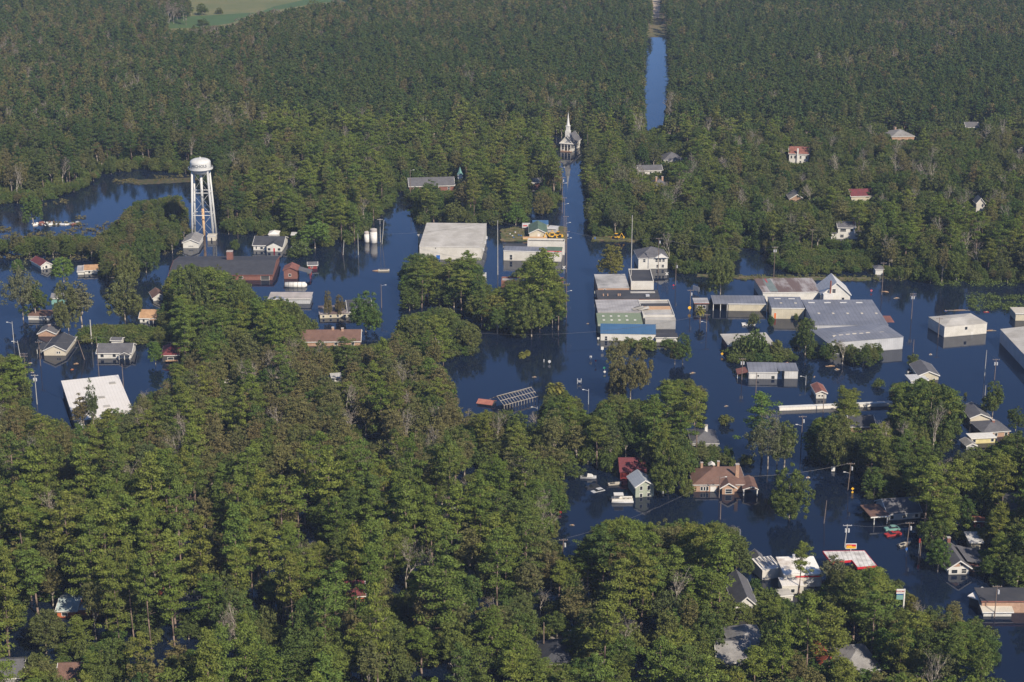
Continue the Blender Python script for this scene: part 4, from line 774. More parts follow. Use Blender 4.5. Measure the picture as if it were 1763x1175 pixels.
# ---------------------------------------------------------------- poles, lamps and wires
POLES = {}
def pole(key, bx, by, top, label, name='utility_pole', m=polem, arm=0, can=0, lamp=0, r=.125, tx=None, group=None, rz=0.0, foot=1.2):
    """pole from the water at (bx,by) up to image row top; arm = number of crossarms, can = transformers, lamp = side of the lamp arm"""
    p = P(bx,by); zc = p.y*CT + CAMH*ST
    lo, hi = 0.0, 60.0
    for _ in range(30):
        mid = (lo+hi)/2
        if proj((p.x,p.y,mid))[1] > top: lo = mid
        else: hi = mid
    h = lo; lx = 0.0
    if tx is not None: lx = (tx-bx)*zc/FPX
    cat = 'street lamp' if name == 'street_lamp' else 'pole'
    o = empty(name,(p.x,p.y,0),rz,label,cat,group)
    MB().tube((0,0,-1.8),(lx,0,h),r*1.25,r*.8,8).build('shaft', m, o)
    tip = Vector((lx,0,h))
    for k in range(arm):
        z = h-.35-k*.9; MB().box(lx-1.25,lx+1.25,-.16,-.03,z-.07,z+.07).build('crossarm', m if m is not galv else polem, o)
        q = MB()
        for x in (-1.1,-.4,.4,1.1): q.tube((lx+x,-.1,z+.07),(lx+x,-.1,z+.3),.05,.05,5)
        q.build('insulator', silver, o)
    for k in range(can):
        s = (-1)**k*.42; MB().tube((lx+s,-.1,h-2.4),(lx+s,-.1,h-1.3),.27,.27,10).build('transformer', silver, o)
    if lamp:
        z = h-.2 if not arm else h-3.0; q = MB(); q.tube((lx,0,z-.5),(lx+lamp*1.5,-.1,z),.05,.05,5); q.build('lamp_arm', galv, o)
        MB().box(min(lx+lamp*1.5,lx+lamp*2.15),max(lx+lamp*1.5,lx+lamp*2.15),-.25,.05,z-.08,z+.1).build('lamp_head', trimw, o)
    FOOT.append((p.x-.3,p.y-.3,1,0,.6,.6,foot)); POLES[key] = (o, tip)
    return o
U = 'utility_pole'; S = 'street_lamp'
pole('t1',857,474,380,'very tall pale steel pole between the white hall and the white walled shop',m=polel,r=.15)
pole('t2',1086,500,371,'very tall thin pole at the back of the black roofed tall shop',m=polel,r=.15)
pole('p3',1133,470,410,'tall wooden pole with crossarm in front of the two storey white house',arm=1,can=1)
pole('p4',1163,492,452,'wooden pole with transformer and pink marker in open water right of the main block',can=1)
pole('p5',1332,479,425,'tall pole with two transformers behind the rusty roofed warehouse',arm=1,can=2)
pole('p6',1188,536,499,'pole with white transformer between the palm and the main block',can=1,arm=1)
pole('p7',1216,572,541,'pole with crossarm and lamp below the open bay warehouse',arm=1,lamp=-1)
pole('p8',1569,550,505,'pole with two white transformers in open water right of the warehouses',can=2,arm=2)
pole('p9',1518,508,452,'pole with crossarm at the right woods edge behind the warehouses',arm=1)
pole('p10',1615,582,547,'pole with crossarm in front of the square pale warehouse',arm=1)
pole('p11',1572,608,585,'short pole in the water right of the grey metal warehouse')
for i,(bx,by,tp) in enumerate(((965,333,278),(968,368,305),(971,402,340),(974,436,372),(975,470,398),(975,548,488))):
    pole('m%d'%i,bx,by,tp,['furthest pole of the main street row, below the church','second furthest pole of the main street row','pole of the main street row beside the grass bank with the backhoes','pole of the main street row at the parapet shop','pole of the main street row at the white walled shop','nearest pole of the main street row, in front of the dark trees'][i],arm=1,can=1 if i in(1,4) else 0,lamp=1,group='poles along the main street')
pole('p12',1277,655,617,'pole with bundled transformers left of the pale grey roofed white shop',arm=1,can=2)
pole('p13',1301,683,642,'plain pole in front of the white panelled shop')
pole('p14',1387,664,647,'metal lamp pole with white head right of the white panelled shop',S,m=galv,lamp=-1,r=.1)
pole('p15',1417,710,676,'pole standing in front of the long white wall by the red roofed shed')
pole('p16',1379,772,716,'pole with white transformer and lamp below the long white wall',arm=1,can=1,lamp=-1)
pole('p17',1459,846,797,'pole with lamp arm left of the yellow sign, by the main street',arm=1,can=1,lamp=-1,tx=1462)
pole('p18',1418,902,862,'bare leaning pole alone in the water of the main street',tx=1421)
pole('p19',1452,953,903,'white based pole with transformers behind the red edged canopy',m=polel,arm=1,can=2,tx=1456)
pole('p20',1560,945,899,'pole with white transformer and small blue sign beside the carport house',arm=1,can=1,tx=1563)
pole('p21',1240,895,863,'pole in the pond below the brown roofed brick house')
pole('p21b',1238,858,820,'pole with white lamp in front of the brown roofed brick house',lamp=1)
pole('p22',967,963,928,'pole with white transformer at the left end of the pond',can=1,arm=1,tx=970)
pole('p23',1273,945,912,'thin metal pole at the tip of the tree island below the pond',m=galv,r=.08,foot=.3)
pole('p24',936,1128,1072,'pole in the gap among the bottom centre woods',r=.17)
pole('p25',37,623,587,'leaning pale lamp pole with white head left of the beige house',S,m=polel,lamp=-1,tx=33)
pole('p26',46,665,608,'wooden pole with double crossarm left of the beige house',arm=2)
pole('p27',64,697,645,'pole with white transformers at the near left edge of the water',arm=1,can=2,m=polel)
pole('p28',70,631,588,'pole with crossarm standing in front of the beige gabled house',arm=1)
pole('p29',24,592,554,'lamp pole with white head behind the left edge pines',S,m=polel,lamp=-1)
pole('p30',158,592,551,'thick pale wooden pole behind the white house with the porch gable',m=polel,r=.24)
pole('p31',148,620,584,'strongly leaning broken pole between the beige and the white house',tx=136)
pole('p32',171,654,580,'tall thin pole in front of the white house with the porch gable',r=.1)
pole('p33',213,672,627,'dark pole in front of the porch of the white house')
pole('p34',657,531,490,'pole by the street right of the round tree',lamp=1)
pole('p35',617,440,403,'pale wooden pole in open water left of the silos',m=polel)
pole('p36',590,440,414,'short leaning pole left of the silos',m=polel,tx=593)
pole('p37',655,418,377,'white topped pole right of the silos',m=polel,arm=1)
pole('p38',657,421,379,'leaning pale pole right of the silos',m=polel,tx=662)
pole('p39',707,345,292,'lamp pole with twin white heads at the brick church',S,lamp=1)
pole('p40',925,722,700,'short lamp post with white head among trees below the palms',S,m=galv,lamp=-1,r=.1,foot=.5)
pole('p41',1013,697,670,'lamp post with white head alone in open water below the odd grey box',S,m=galv,lamp=-1,r=.1)
pole('p42',1695,648,603,'plain pole with white fittings in open water at the right',m=polel)
pole('p43',1712,655,618,'pole with white transformers in open water at the right',arm=1,can=2)
pole('p44',1694,702,664,'white pole in front of the small tree at the right',m=polel)
pole('p45',812,602,573,'pole in front of the dark trees left of the open water',r=.12)
pole('p46',756,622,583,'reddish pole with crossarm at the left woods edge',arm=1,m=polel)
pole('p47',1489,920-10,812,'pole among the trees right of the yellow sign',r=.12) if False else None
pole('p48',1584,958,932,'dark post with red double board below the carport house')
pole('p49',313,420,392,'thin pole left of the white pump shed',r=.1)
pole('p50',410,412,400,'short thin post right of the water tower',r=.08)
pole('p51',504,620,583,'thin pole among the left pines',r=.1)
pole('p52',1007,358,338,'short pole at the right side of the main street near the grey tree',r=.12)
pole('p53',1110,412,399,'thin pole at the right end of the grass bank',r=.12)
pole('p54',1397,436,395,'pole with crossarm at the right woods edge near the two storey white house',arm=1)
pole('p55',930,368,342,'pole by the channel left of the main street',r=.12)
pole('p56',424,1050,1033,'thin pole with crossarm in the narrow water gap of the bottom woods',m=galv,r=.1,foot=.3)
pole('p57',1712,1064,1008,'pole with transformers beside the black roofed building',arm=1,can=1)
def wires(a, b, n=1, sag=1.2, r=.02, offs=(0,), dz=0.0, label=None):
    (oa,ta),(ob,tb) = POLES[a], POLES[b]
    pa = oa.location + Vector((ta.x,0,ta.z)); pb = ob.location + Vector((tb.x,0,tb.z))
    o = empty('power_line', pa, 0, label, 'power line', 'power lines over the flooded town')
    for k, of in enumerate(offs):
        w = MB(); prev = None
        for i in range(11):
            t = i/10; q = (pb-pa)*t + Vector((of*.3,-.1,of*.0 + dz*k - sag*4*t*(1-t)))
            if prev is not None: w.tube(prev,q,r,r,3)
            prev = q
        w.build('wire', wirem, o)
def wl(a,b,what,**k): wires(a,b,label='thin overhead wires '+what,**k)
wl('p28','p32','crossing above the beige gabled house',offs=(-1,1))
wl('p32','p51','crossing above the left pines',offs=(-1,1),sag=2)
wl('p51','p45','running in front of the long brown roofed ranch house',offs=(-1,1),sag=2)
wl('p45','p7','crossing the open water toward the blue roofed building',offs=(-1,1),sag=3.5)
wl('p35','t1','crossing in front of the white hall',offs=(-1,1),sag=2)
wl('t1','m4','crossing to the main street poles',offs=(-1,1),sag=1.5)
wl('m4','p3','crossing the main street above the grass bank',offs=(-1,1),sag=2)
wl('p3','p5','running behind the lone dark round tree',offs=(-1,0,1),sag=2.5)
wl('p5','p54','ending at the right woods edge',offs=(-1,1))
wl('p4','p6','sloping down to the palm',offs=(-1,0,1),sag=.6)
wl('p49','p35','crossing in front of the water tower',offs=(0,),sag=3)
for i in range(5): wl('m%d'%i,'m%d'%(i+1),['below the church','above the narrow channel','beside the grass bank','beside the parapet shop','beside the dark trees'][i]+' along the main street',offs=(-1,1),sag=.6)
wl('p17','p21b','crossing in front of the brown roofed brick house',offs=(-1,1),sag=1.5)
wl('p21b','p22','crossing in front of the sage green house',offs=(0,),sag=2)
wl('p19','p20','above the petrol station sign',offs=(-1,1),sag=1)
wl('p42','p43','between the two close poles at the right',offs=(0,),sag=.1)
wl('p26','p27','at the left edge',offs=(-1,1),sag=.5)

# ---------------------------------------------------------------- signs
def sign(px, py, h, w, hh, m, label, shape='rect', name='road_sign', post=galv, cat='sign', text=None, tmat=None, z0=None):
    p = P(px,py); o = empty(name,(p.x,p.y,0),0,label,cat); MB().tube((0,.05,-1.5),(0,.05,h+hh*.4),.05,.05,6).build('post', post, o)
    zc = h+hh/2; b = MB()
    if shape == 'rect': sec = [(-w/2,h),(w/2,h),(w/2,h+hh),(-w/2,h+hh)]
    elif shape == 'tri': sec = [(0,h),(w/2,h+hh),(-w/2,h+hh)]
    elif shape == 'diam': sec = [(0,h),(w/2,zc),(0,h+hh),(-w/2,zc)]
    elif shape == 'oct': sec = [(w/2*math.cos(a),zc+hh/2*math.sin(a)) for a in [math.pi/8+i*math.pi/4 for i in range(8)]]
    else: sec = [(w/2*math.cos(a),zc+hh/2*math.sin(a)) for a in [i*math.pi/8 for i in range(16)]]
    b.prism(sec,-.06,-.001,'y'); pl = b.build('plate', m, o)
    if text:
        t = text_mesh(text, hh*.45, tmat or ink, 'lettering', pl, .01); t.location = (0,-.08,zc)
    return o
def crossbuck(px, py, h, label):
    p = P(px,py); o = empty('railway_crossing_sign',(p.x,p.y,0),0,label,'sign'); MB().tube((0,.05,-1.5),(0,.05,h+.4),.08,.08,6).build('post', galv, o)
    for s in (-1,1):
        b = MB(); d1 = Vector((math.cos(.8)*s,0,math.sin(.8))); n1 = Vector((-d1.z,0,d1.x)); c = Vector((0,-.05-(.06 if s>0 else 0),h))
        q = [c+d1*.85+n1*.14,c+d1*.85-n1*.14,c-d1*.85-n1*.14,c-d1*.85+n1*.14]; b.add(q+[v+Vector((0,.04,0)) for v in q],[(0,1,2,3),(7,6,5,4),(0,4,5,1),(1,5,6,2),(2,6,7,3),(3,7,4,0)]); b.build('crossed_board', trimw, o)
    MB().box(-.6,.6,-.1,.05,h-1.3,h-1.1).build('signal_bar', darkp, o)
crossbuck(1148,478,1.7,'white railway crossing sign in open water below the two storey white house')
crossbuck(1029,468,2.5,'white railway crossing sign above the stained grey roofed shop')
crossbuck(971,472,3.0,'white railway crossing sign beside the white walled shop')
sign(946,627,.4,1.1,1.1,silver,'round pale sign standing in the dark reflection',shape='round')
sign(936.5,626,.6,.3,1.0,silver,'narrow grey sign left of the round pale sign')
sign(1017,620,.8,.8,.8,trimw,'white square sign in the main street water',shape='rect')
sign(1025.5,629,1.2,.9,.8,redp,'red and white yield sign in open water, left of the olive trees',shape='tri')
sign(1056,628,1.2,.9,.8,redp,'red yield sign against the olive trees',shape='tri')
sign(1041,641,1.3,1.0,.7,greenp,'green street sign beside the olive trees')
sign(1041,644,.5,.8,.6,trimw,'white road sign below the green street sign')
sign(1037,606,.8,1.0,1.2,trimw,'white rectangular sign at the corner of the blue roofed building')
sign(1030,588,.8,.8,.8,trimw,'small white sign at the left end of the blue roofed building')
sign(1026.5,515,.8,1.5,2.6,trimw,'tall white shop sign at the left side of the main block')
sign(1029.5,508,3.2,.8,1.2,yellow,'yellow round sign at the left corner of the stained grey roofed shop',shape='round')
sign(1187,537,1.0,1.3,1.3,yellow,'round yellow sign in open water left of the palm',shape='round')
sign(1243,614,.5,1.1,1.1,yellow,'yellow diamond sign by the flat roofed brick building',shape='diam')
sign(1467.5,849,.9,1.0,1.0,yellow,'yellow diamond sign right of the lamp pole by the main street',shape='diam')
sign(1467.5,850,.1,.6,.6,yellow,'small yellow plate below the yellow diamond sign')
sign(1159.5,494,.3,.7,.7,redp,'red round sign at the foot of the transformer pole',shape='oct') 
sign(1500,504,.4,.9,.9,redp,'red octagonal stop sign in open water behind the big warehouse',shape='oct',text='STOP',tmat=trimw)
sign(964.5,886,.3,.8,.8,redp,'small red octagonal stop sign at the left of the pond',shape='oct')
sign(1560.5,951,.6,.6,.8,bluep,'small blue sign at the foot of the pole by the carport house')
sign(1024.5,414,.6,.6,.8,bluep,'small blue and white sign at the left end of the grass bank')
sign(1582,954,3.4,.5,1.3,redw,'red double board sign below the carport house')
sign(1395.5,780,.3,.6,1.0,trimw,'white mailbox like sign in the main street water',name='road_sign')
p = P(1434,812); o = empty('newspaper_box',(p.x,p.y,0),0,'white box on a stand in the main street water','box'); MB().box(-.55,.55,-.4,.4,.2,1.4).build('body',trimw,o); MB().box(-.6,.6,-.45,.45,1.403,1.5).build('top',silver,o); MB().tube((0,0,-1),(0,0,.197),.1).build('stand',galv,o)
p = P(997,661); o = empty('phone_box',(p.x,p.y,0),0,'odd grey box frame standing in open water','box')
for x in (-.7,.6): MB().box(x,x+.25,-.2,.2,-1,1.9).build('upright',silver,o)
MB().box(-.4,.55,-.1,.1,.5,1.2).build('panel',galv,o)
p = P(1205,505); 
# billboard on poles right of the main block
p = P(1198,505); o = empty('billboard',(p.x,p.y,0),math.radians(-50),'billboard seen from behind with ribbed pale panels, above the rust edged shed','billboard')
for i in range(4): MB().box(-1.8+i*.95,-1.0+i*.95,-.06,.06,1.0,3.0).build('panel',silver,o)
for x in (-1.3,1.3): MB().tube((x,.1,-1.5),(x,.1,2.8),.08).build('post',polem,o)
# petrol signs
p = P(1464,960); o = empty('petrol_sign',(p.x,p.y,0),0,'yellow and red petrol sign in a white frame on a post above the canopy','sign')
MB().tube((0,.1,-1.5),(0,.1,3.1),.13,.13,8).build('post',trimw,o); MB().box(-1.55,1.55,-.1,.1,2.6,4.2).build('frame',trimw,o)
MB().box(-1.35,1.35,-.16,-.103,2.8,3.4).build('yellow_panel',yellow,o); MB().box(-1.35,1.35,-.16,-.103,3.403,4.0).build('red_panel',redp,o); MB().box(-1.2,.2,-.2,-.163,3.1,3.7).build('yellow_emblem',yellow,o)
p = P(1553,1068); o = empty('petrol_sign',(p.x,p.y,0),0,'white EXXON petrol price sign on a pole above the golden shrubs','sign')
for x in (-.05,): MB().box(x,x+.35,-.15,.15,-1.5,8.9).build('post',trimw,o)
MB().box(-2.0,-.06,-.12,.12,7.6,8.85).build('name_panel',trimw,o); MB().box(-1.9,-.15,-.16,-.123,7.35,7.55).build('blue_band',bluep,o); MB().box(-1.9,-.15,-.12,.12,5.9,7.2).build('price_panel',teal,o)
t = text_mesh('EXXON', .62, mat('red_lettering',(.55,.03,.02)), 'lettering', o, .02); t.location = (-1.03,-.15,8.25)
# three white marker posts on the street side
def debris(px, py, L, w, rz, m, label, name='floating_board', cat='driftwood'):
    p = P(px,py); o = empty(name,(p.x,p.y,0),math.radians(rz),label,cat,'scraps adrift on the flood')
    MB().prism([(-L/2,-w/2),(L/2,-w*.4),(L*.46,w/2),(-L*.42,w*.45)],-.1,.16,'z').build('board', m, o); MB().prism([(-L*.2,-w*.5),(L*.1,-w*.55),(L*.3,w*.62),(-L*.05,w*.6)],.163,.28,'z').build('top_board', ply, o)
for a_ in ((131,627,1.8,.8,10,ply,'tan board afloat right of the beige gabled house reflection'),(124,637,1.2,.7,40,orange,'small orange scrap afloat below the beige gabled house'),(52,626,1.6,.5,5,trimw,'white scrap afloat left of the beige gabled house'),(56,642,1.2,.5,-8,trimw,'white scrap afloat near the double crossarm pole'),
    (1602,611,1.1,1.0,0,trimw,'white block afloat right of the grey metal warehouse'),(1429,631,3.6,.6,6,ply,'pinkish plank afloat below the grey metal warehouse shrubs'),(1441,637,2.2,1.2,30,deadw,'grey driftwood clump below the grey metal warehouse shrubs'),(1524,503,3.2,.9,-30,ply,'orange boards adrift behind the big warehouse'),(1543,514,2.6,.8,15,deadw,'pale boards adrift behind the big warehouse'),
    (1650,535,9.5,.35,1,deadw,'long pale log adrift below the marsh plants'),(1628,536,1.4,.9,20,bluep,'blue tarp scrap at the end of the long pale log'),(1698,538,2.2,.9,-4,redp,'red scrap adrift right of the long pale log'),(1391,823,1.3,.7,0,trimw,'white scrap adrift in the dark main street water'),(1192,643,2.4,.7,25,deadw,'pale driftwood by the dark pear shaped tree'),
    (1402,560+90,2.0,.4,70,deadw,'stick adrift above the red roofed shed'),(1300,625,3.0,.6,-35,ply,'fallen boards below the brick office shrubs'),(1355,626,1.5,1.1,0,redp,'red scrap on the bank below the brick office'),(1361,627,1.2,1.0,0,bluep,'blue scrap on the bank below the brick office'),(1703,552+18,5.5,.6,3,deadw,'brown drift line between the pale building and the edge warehouse'),(920,540+110,1.6,.5,0,deadw,'grey board adrift in the dark reflection left of the street'),
    (430,318+12,1.4,1.0,0,trimw,'white scrap among the trees right of the water tower'),(1012,558,1.2,.3,0,deadw,'small stick adrift in the main street beside the block'),(1250,700,1.6,.4,20,deadw,'small board adrift left of the bright green pine'),(985,905,1.5,.4,-20,deadw,'small board adrift in the pond')): debris(*a_)
# ---------------------------------------------------------------- tree prototypes
RNG = np.random.default_rng(7)
def leafmesh(name, clumps, per, size, mtl, extra=None, emat=None, up=0.15, jit=0.55, elong=1.5):
    """crown made of many small leaf-sprays spread over the surface of its clumps"""
    C = np.array([c[:3] for c in clumps]); Rr = np.array([c[3:6] for c in clumps])
    n = len(clumps)*per
    idx = np.repeat(np.arange(len(clumps)), per)
    d = RNG.normal(size=(n,3)); d[:,2] += up; d /= np.linalg.norm(d,axis=1,keepdims=True)
    rad = RNG.uniform(.55,1.08,(n,1)); pos = C[idx] + d*Rr[idx]*rad
    nr = d + RNG.normal(size=(n,3))*jit; nr /= np.linalg.norm(nr,axis=1,keepdims=True)
    t = np.cross(nr, RNG.normal(size=(n,3))); t /= np.linalg.norm(t,axis=1,keepdims=True); b = np.cross(nr,t)
    s = size*RNG.uniform(.55,1.3,(n,1))
    V = np.empty((n,4,3)); V[:,0] = pos - t*s*elong*.5; V[:,1] = pos - b*s*.5 + t*s*RNG.uniform(-.2,.2,(n,1)); V[:,2] = pos + t*s*elong*.5; V[:,3] = pos + b*s*.5 + t*s*RNG.uniform(-.2,.2,(n,1))
    V = V.reshape(-1,3); V[:,2] = np.maximum(V[:,2], 0.02)
    ev = np.array(extra.v) if extra and extra.v else np.zeros((0,3)); ef = extra.f if extra else []
    me = bpy.data.meshes.new(name)
    faces = np.arange(n*4).reshape(n,4)
    allv = np.vstack([V, ev]); loops = list(faces.ravel()); starts = list(range(0,n*4,4)); tot = [4]*n
    for f in ef: starts.append(len(loops)); tot.append(len(f)); loops += [i+n*4 for i in f]
    me.vertices.add(len(allv)); me.vertices.foreach_set('co', allv.ravel())
    me.loops.add(len(loops)); me.loops.foreach_set('vertex_index', loops)
    me.polygons.add(len(starts)); me.polygons.foreach_set('loop_start', starts); me.polygons.foreach_set('loop_total', tot)
    me.materials.append(mtl)
    if ef:
        me.materials.append(emat); mi = [0]*n + [1]*len(ef); me.polygons.foreach_set('material_index', mi)
    me.update(calc_edges=True); me.validate(); return me
U_ = RNG.uniform
def limb(b, p0, p1, r0, r1, n=5, seg=3, wob=.25):
    p0 = Vector(p0); p1 = Vector(p1); prev = p0; pr = r0
    for i in range(1,seg+1):
        t = i/seg; q = p0.lerp(p1,t) + (Vector((U_(-1,1),U_(-1,1),U_(-.5,.5)))*wob if i < seg else Vector()); r = r0+(r1-r0)*t
        b.tube(prev,q,pr,r,n); prev = q; pr = r
def pine(h=24., r=4.6, nb=17, base=.42, shape=1.0, dense=3):
    """tall pine: whorls of boughs carrying flattened needle tufts, gaps between the boughs, ragged top"""
    tr = MB(); lean = Vector((U_(-.9,.9),U_(-.9,.9),0)); limb(tr,(0,0,-2),lean+Vector((0,0,h*.97)),.25,.06,7,5,.15)
    cl = []
    for i in range(nb):
        f = (i+.5)/nb; z = h*(base+(.97-base)*f); a = i*2.4+U_(-.5,.5)
        ln = r*(math.sin(min(1.0,.30+(1-f)*1.0*shape)*math.pi*.56))*U_(.45,1.15); o = lean*(z/h)+Vector((0,0,z)); rise = U_(-.05,.35)
        for k in range(dense if f < .85 else 2):
            t = (k+.9)/dense*U_(.85,1.1); c = o+Vector((math.cos(a+U_(-.3,.3))*ln*t,math.sin(a+U_(-.3,.3))*ln*t,ln*rise*t+U_(-.25,.35))); s = U_(.75,1.35)
            cl.append((*c, s*1.15, s*1.15, s*.58))
        if f < .9: limb(tr, o-Vector((0,0,.4)), o+Vector((math.cos(a)*ln*.85,math.sin(a)*ln*.85,ln*rise*.8)), .08,.03,4,2,.08)
    for k in range(3): cl.append((lean.x+U_(-.5,.5),lean.y+U_(-.5,.5),h*(.955+.02*k),.75,.75,.6))
    for k in range(4):
        z = h*U_(.25,base); a = U_(0,6.3); limb(tr,(0,0,z),(math.cos(a)*1.9,math.sin(a)*1.9,z+U_(-.2,.5)),.05,.02,4,2,.1)
    return tr, cl
def broad(h=15., r=5.5, nc=60, low=.18, slim=1.0, top=1.0, nsub=6):
    """broadleaf: several sub-crowns of different height and width, each built of leaf clumps"""
    tr = MB(); cl = []; fork = h*.25
    limb(tr,(0,0,-2),(U_(-.2,.2),U_(-.2,.2),fork),.28,.20,8,2,.05)
    subs = [(0,0,h*U_(.60,.68),r*.62,h*.34)]
    for k in range(nsub):
        a = k*6.283/nsub+U_(-.5,.5); q = r*U_(.38,.62); z = h*U_(low+.2,.66); subs.append((math.cos(a)*q,math.sin(a)*q,z,r*U_(.30,.50),max(h*.12,min(z-h*low,h*U_(.16,.28)))))
    per = max(4,nc//len(subs)+2)
    for sx,sy,sz,sr,sh in subs:
        c0_ = Vector((sx,sy,sz)); limb(tr,(0,0,fork),c0_,.15,.04,5,3,.3); n = int(per*(1.8 if sx == 0 and sy == 0 else 1))
        for i in range(n):
            a = i*2.4+U_(-.4,.4); zz = -.75+1.7*(i+.5)/n; q = math.sqrt(max(0,1-zz*zz)); f = U_(.7,1.05); s = U_(.65,1.25)
            cl.append((sx+math.cos(a)*q*sr*f, sy+math.sin(a)*q*sr*f, max(.4,sz+zz*sh*f), s, s, s*.75))
        cl.append((sx,sy,sz,sr*.5,sr*.5,sh*.5))
    return tr, cl
def bare(h=15., r=4.5, dens=1.0):
    tr = MB(); tips = []
    def rec(p, d, ln, rad, lv):
        q = p + d*ln; limb(tr,p,q,rad,rad*.62,5 if lv < 2 else 3,2,ln*.05)
        if lv >= 4: tips.append(q); return
        for k in range(3 if lv < 3 else 4):
            nd = (d + Vector((U_(-1,1),U_(-1,1),U_(-.35,.75)))*(.55+.1*lv)).normalized(); rec(q - d*ln*U_(0,.35), nd, ln*U_(.55,.8), rad*.55, lv+1)
    rec(Vector((0,0,-2)), Vector((0,0,1)), h*.38+2, .30, 0)
    cl = [(*t, .8,.8,.6) for t in tips[::3]]
    return tr, cl
PROTO = {}       # kind -> list of (trunk mesh, crown mesh, nominal h, nominal r)
STUFF = {}       # kind -> list of merged meshes (near variants, then far variants)
def reg(kind, gens, leafm, barkm, per, size, fargens, **kw):
    PROTO[kind] = []; STUFF[kind] = []
    for i, g in enumerate(gens):
        tr, cl = g(); nm = kind+'_crown'
        cm = leafmesh(nm, cl, per, size, leafm, **kw); tm = tr.mesh(kind+'_trunk', barkm, True)
        PROTO[kind].append((tm, cm))
        m2 = leafmesh(kind+'_whole', cl, per, size, leafm, tr, barkm, **kw)
        STUFF[kind].append(m2)
    for g in fargens:
        tr, cl = g(); STUFF[kind].append(leafmesh(kind+'_far', cl, max(14,per//3), size*1.7, leafm, tr, barkm, **kw))
reg('pine', [lambda: pine(24,4.6,17,.42), lambda: pine(24,3.8,20,.34), lambda: pine(24,5.2,13,.56,.85), lambda: pine(24,4.2,22,.26), lambda: pine(24,4.8,14,.46,1.1), lambda: pine(24,3.4,16,.5)], leaf_pine, bark, 68, .33, [lambda: pine(24,4.4,16,.42), lambda: pine(24,3.8,17,.36), lambda: pine(24,4.8,14,.5)])
reg('deep_pine', [lambda: pine(24,4.2,22,.34), lambda: pine(24,3.8,20,.4), lambda: pine(24,4.6,18,.45)], leaf_pined, bark, 56, .36, [lambda: pine(24,4.0,16,.36), lambda: pine(24,4.5,15,.42), lambda: pine(24,3.4,16,.5)])
reg('oak', [lambda: broad(15,5.8,84,.04), lambda: broad(15,5.2,76,.08,nsub=5), lambda: broad(15,6.4,92,.03,nsub=8), lambda: broad(15,4.8,70,.06,nsub=4), lambda: broad(15,5.6,80,.10,nsub=7)], leaf_broad, barkl, 58, .36, [lambda: broad(15,5.6,44,.08), lambda: broad(15,5.0,40,.1,nsub=4)])
reg('bigoak', [lambda: broad(15,9,170,.03,nsub=9), lambda: broad(15,8.6,150,.05,nsub=7)], leaf_broad, barkl, 60, .36, [lambda: broad(15,9,60,.05)])
reg('airyoak', [lambda: broad(15,9,120,.16,nsub=9), lambda: broad(15,8.6,105,.2,nsub=7)], leaf_olgrey, barkl, 34, .34, [lambda: broad(15,9,60,.05)])
reg('hardwood', [lambda: broad(19,4.0,62,.22,nsub=5), lambda: broad(19,3.4,54,.3,nsub=4), lambda: broad(19,4.4,64,.16,nsub=7)], leaf_hard, barkl, 38, .38, [lambda: broad(19,4.0,40,.2,nsub=5), lambda: broad(19,3.4,36,.3,nsub=4)])
reg('bare', [lambda: bare(15,4.5), lambda: bare(16,4)], leaf_grey, deadw, 9, .24, [lambda: bare(15,4.5)])
reg('bush', [lambda: broad(4,2.6,26,-.1,nsub=4), lambda: broad(4,3.0,28,-.1,nsub=5)], leaf_broad, barkl, 40, .36, [lambda: broad(4,2.8,20,-.1,nsub=4)])
NOM = {'bigoak':(15,9.0),'airyoak':(15,9.0),'pine':(24,4.2),'deep_pine':(24,4.2),'oak':(15,5.6),'hardwood':(19,4.2),'bare':(15,5.0),'bush':(4,2.6)}
CB = {'bigoak':.05,'airyoak':.16,'pine':.42,'deep_pine':.36,'oak':.07,'hardwood':.22,'bare':.3,'bush':0.0}
# variants of single trees in other leaf colours
def variant(kind, src, leafm):
    PROTO[kind] = []
    for tm, cm in PROTO[src]:
        c2 = cm.copy(); c2.materials.clear(); c2.materials.append(leafm); PROTO[kind].append((tm,c2))
    NOM[kind] = NOM[src]; CB[kind] = CB[src]
variant('bright_oak','oak',leaf_brite); variant('yellow_oak','oak',leaf_yel); variant('bright_pine','pine',leaf_brite); variant('olive_oak','oak',leaf_hard); variant('big_olive','bigoak',leaf_hard); variant('grey_oak','hardwood',leaf_olgrey)

# ---------------------------------------------------------------- masks in photograph pixels: where crowns may show
GX0, GY0, GS = -400, -80, 4
GW, GH = 2600//GS, 1560//GS
gx, gy = np.meshgrid(GX0+GS*(np.arange(GW)+.5), GY0+GS*(np.arange(GH)+.5))
def raster(poly):
    m = np.zeros((GH,GW), bool); n = len(poly)
    for i in range(n):
        x0,y0 = poly[i]; x1,y1 = poly[(i+1)%n]
        if y0 == y1: continue
        c = ((y0 > gy) != (y1 > gy)) & (gx < (x1-x0)*(gy-y0)/(y1-y0)+x0); m ^= c
    return m
def at(m, x, y):
    i = int((x-GX0)/GS); j = int((y-GY0)/GS)
    return bool(m[j,i]) if 0 <= i < GW and 0 <= j < GH else False
BACK = raster([(-400,-80),(2200,-80),(2200,492),(1763,490),(1700,487),(1600,486),(1560,482),(1525,480),(1510,470),(1505,452),(1500,468),(1440,470),(1362,468),(1330,455),(1330,432),(1270,428),(1262,474),(1205,470),(1180,472),(1150,455),(1098,415),(1080,409),(1020,408),(1016,395),(1005,374),(1012,347),(1008,312),(1000,290),(1003,268),(965,264),(963,300),(962,347),(945,374),(925,372),(924,325),(912,325),(908,386),(830,390),(740,390),(722,388),(712,362),(700,334),(685,332),(668,354),(637,397),(635,414),(560,424),(515,424),(490,406),(440,404),(375,404),(372,335),(335,302),(235,293),(175,301),(150,320),(112,337),(60,350),(-400,362)])
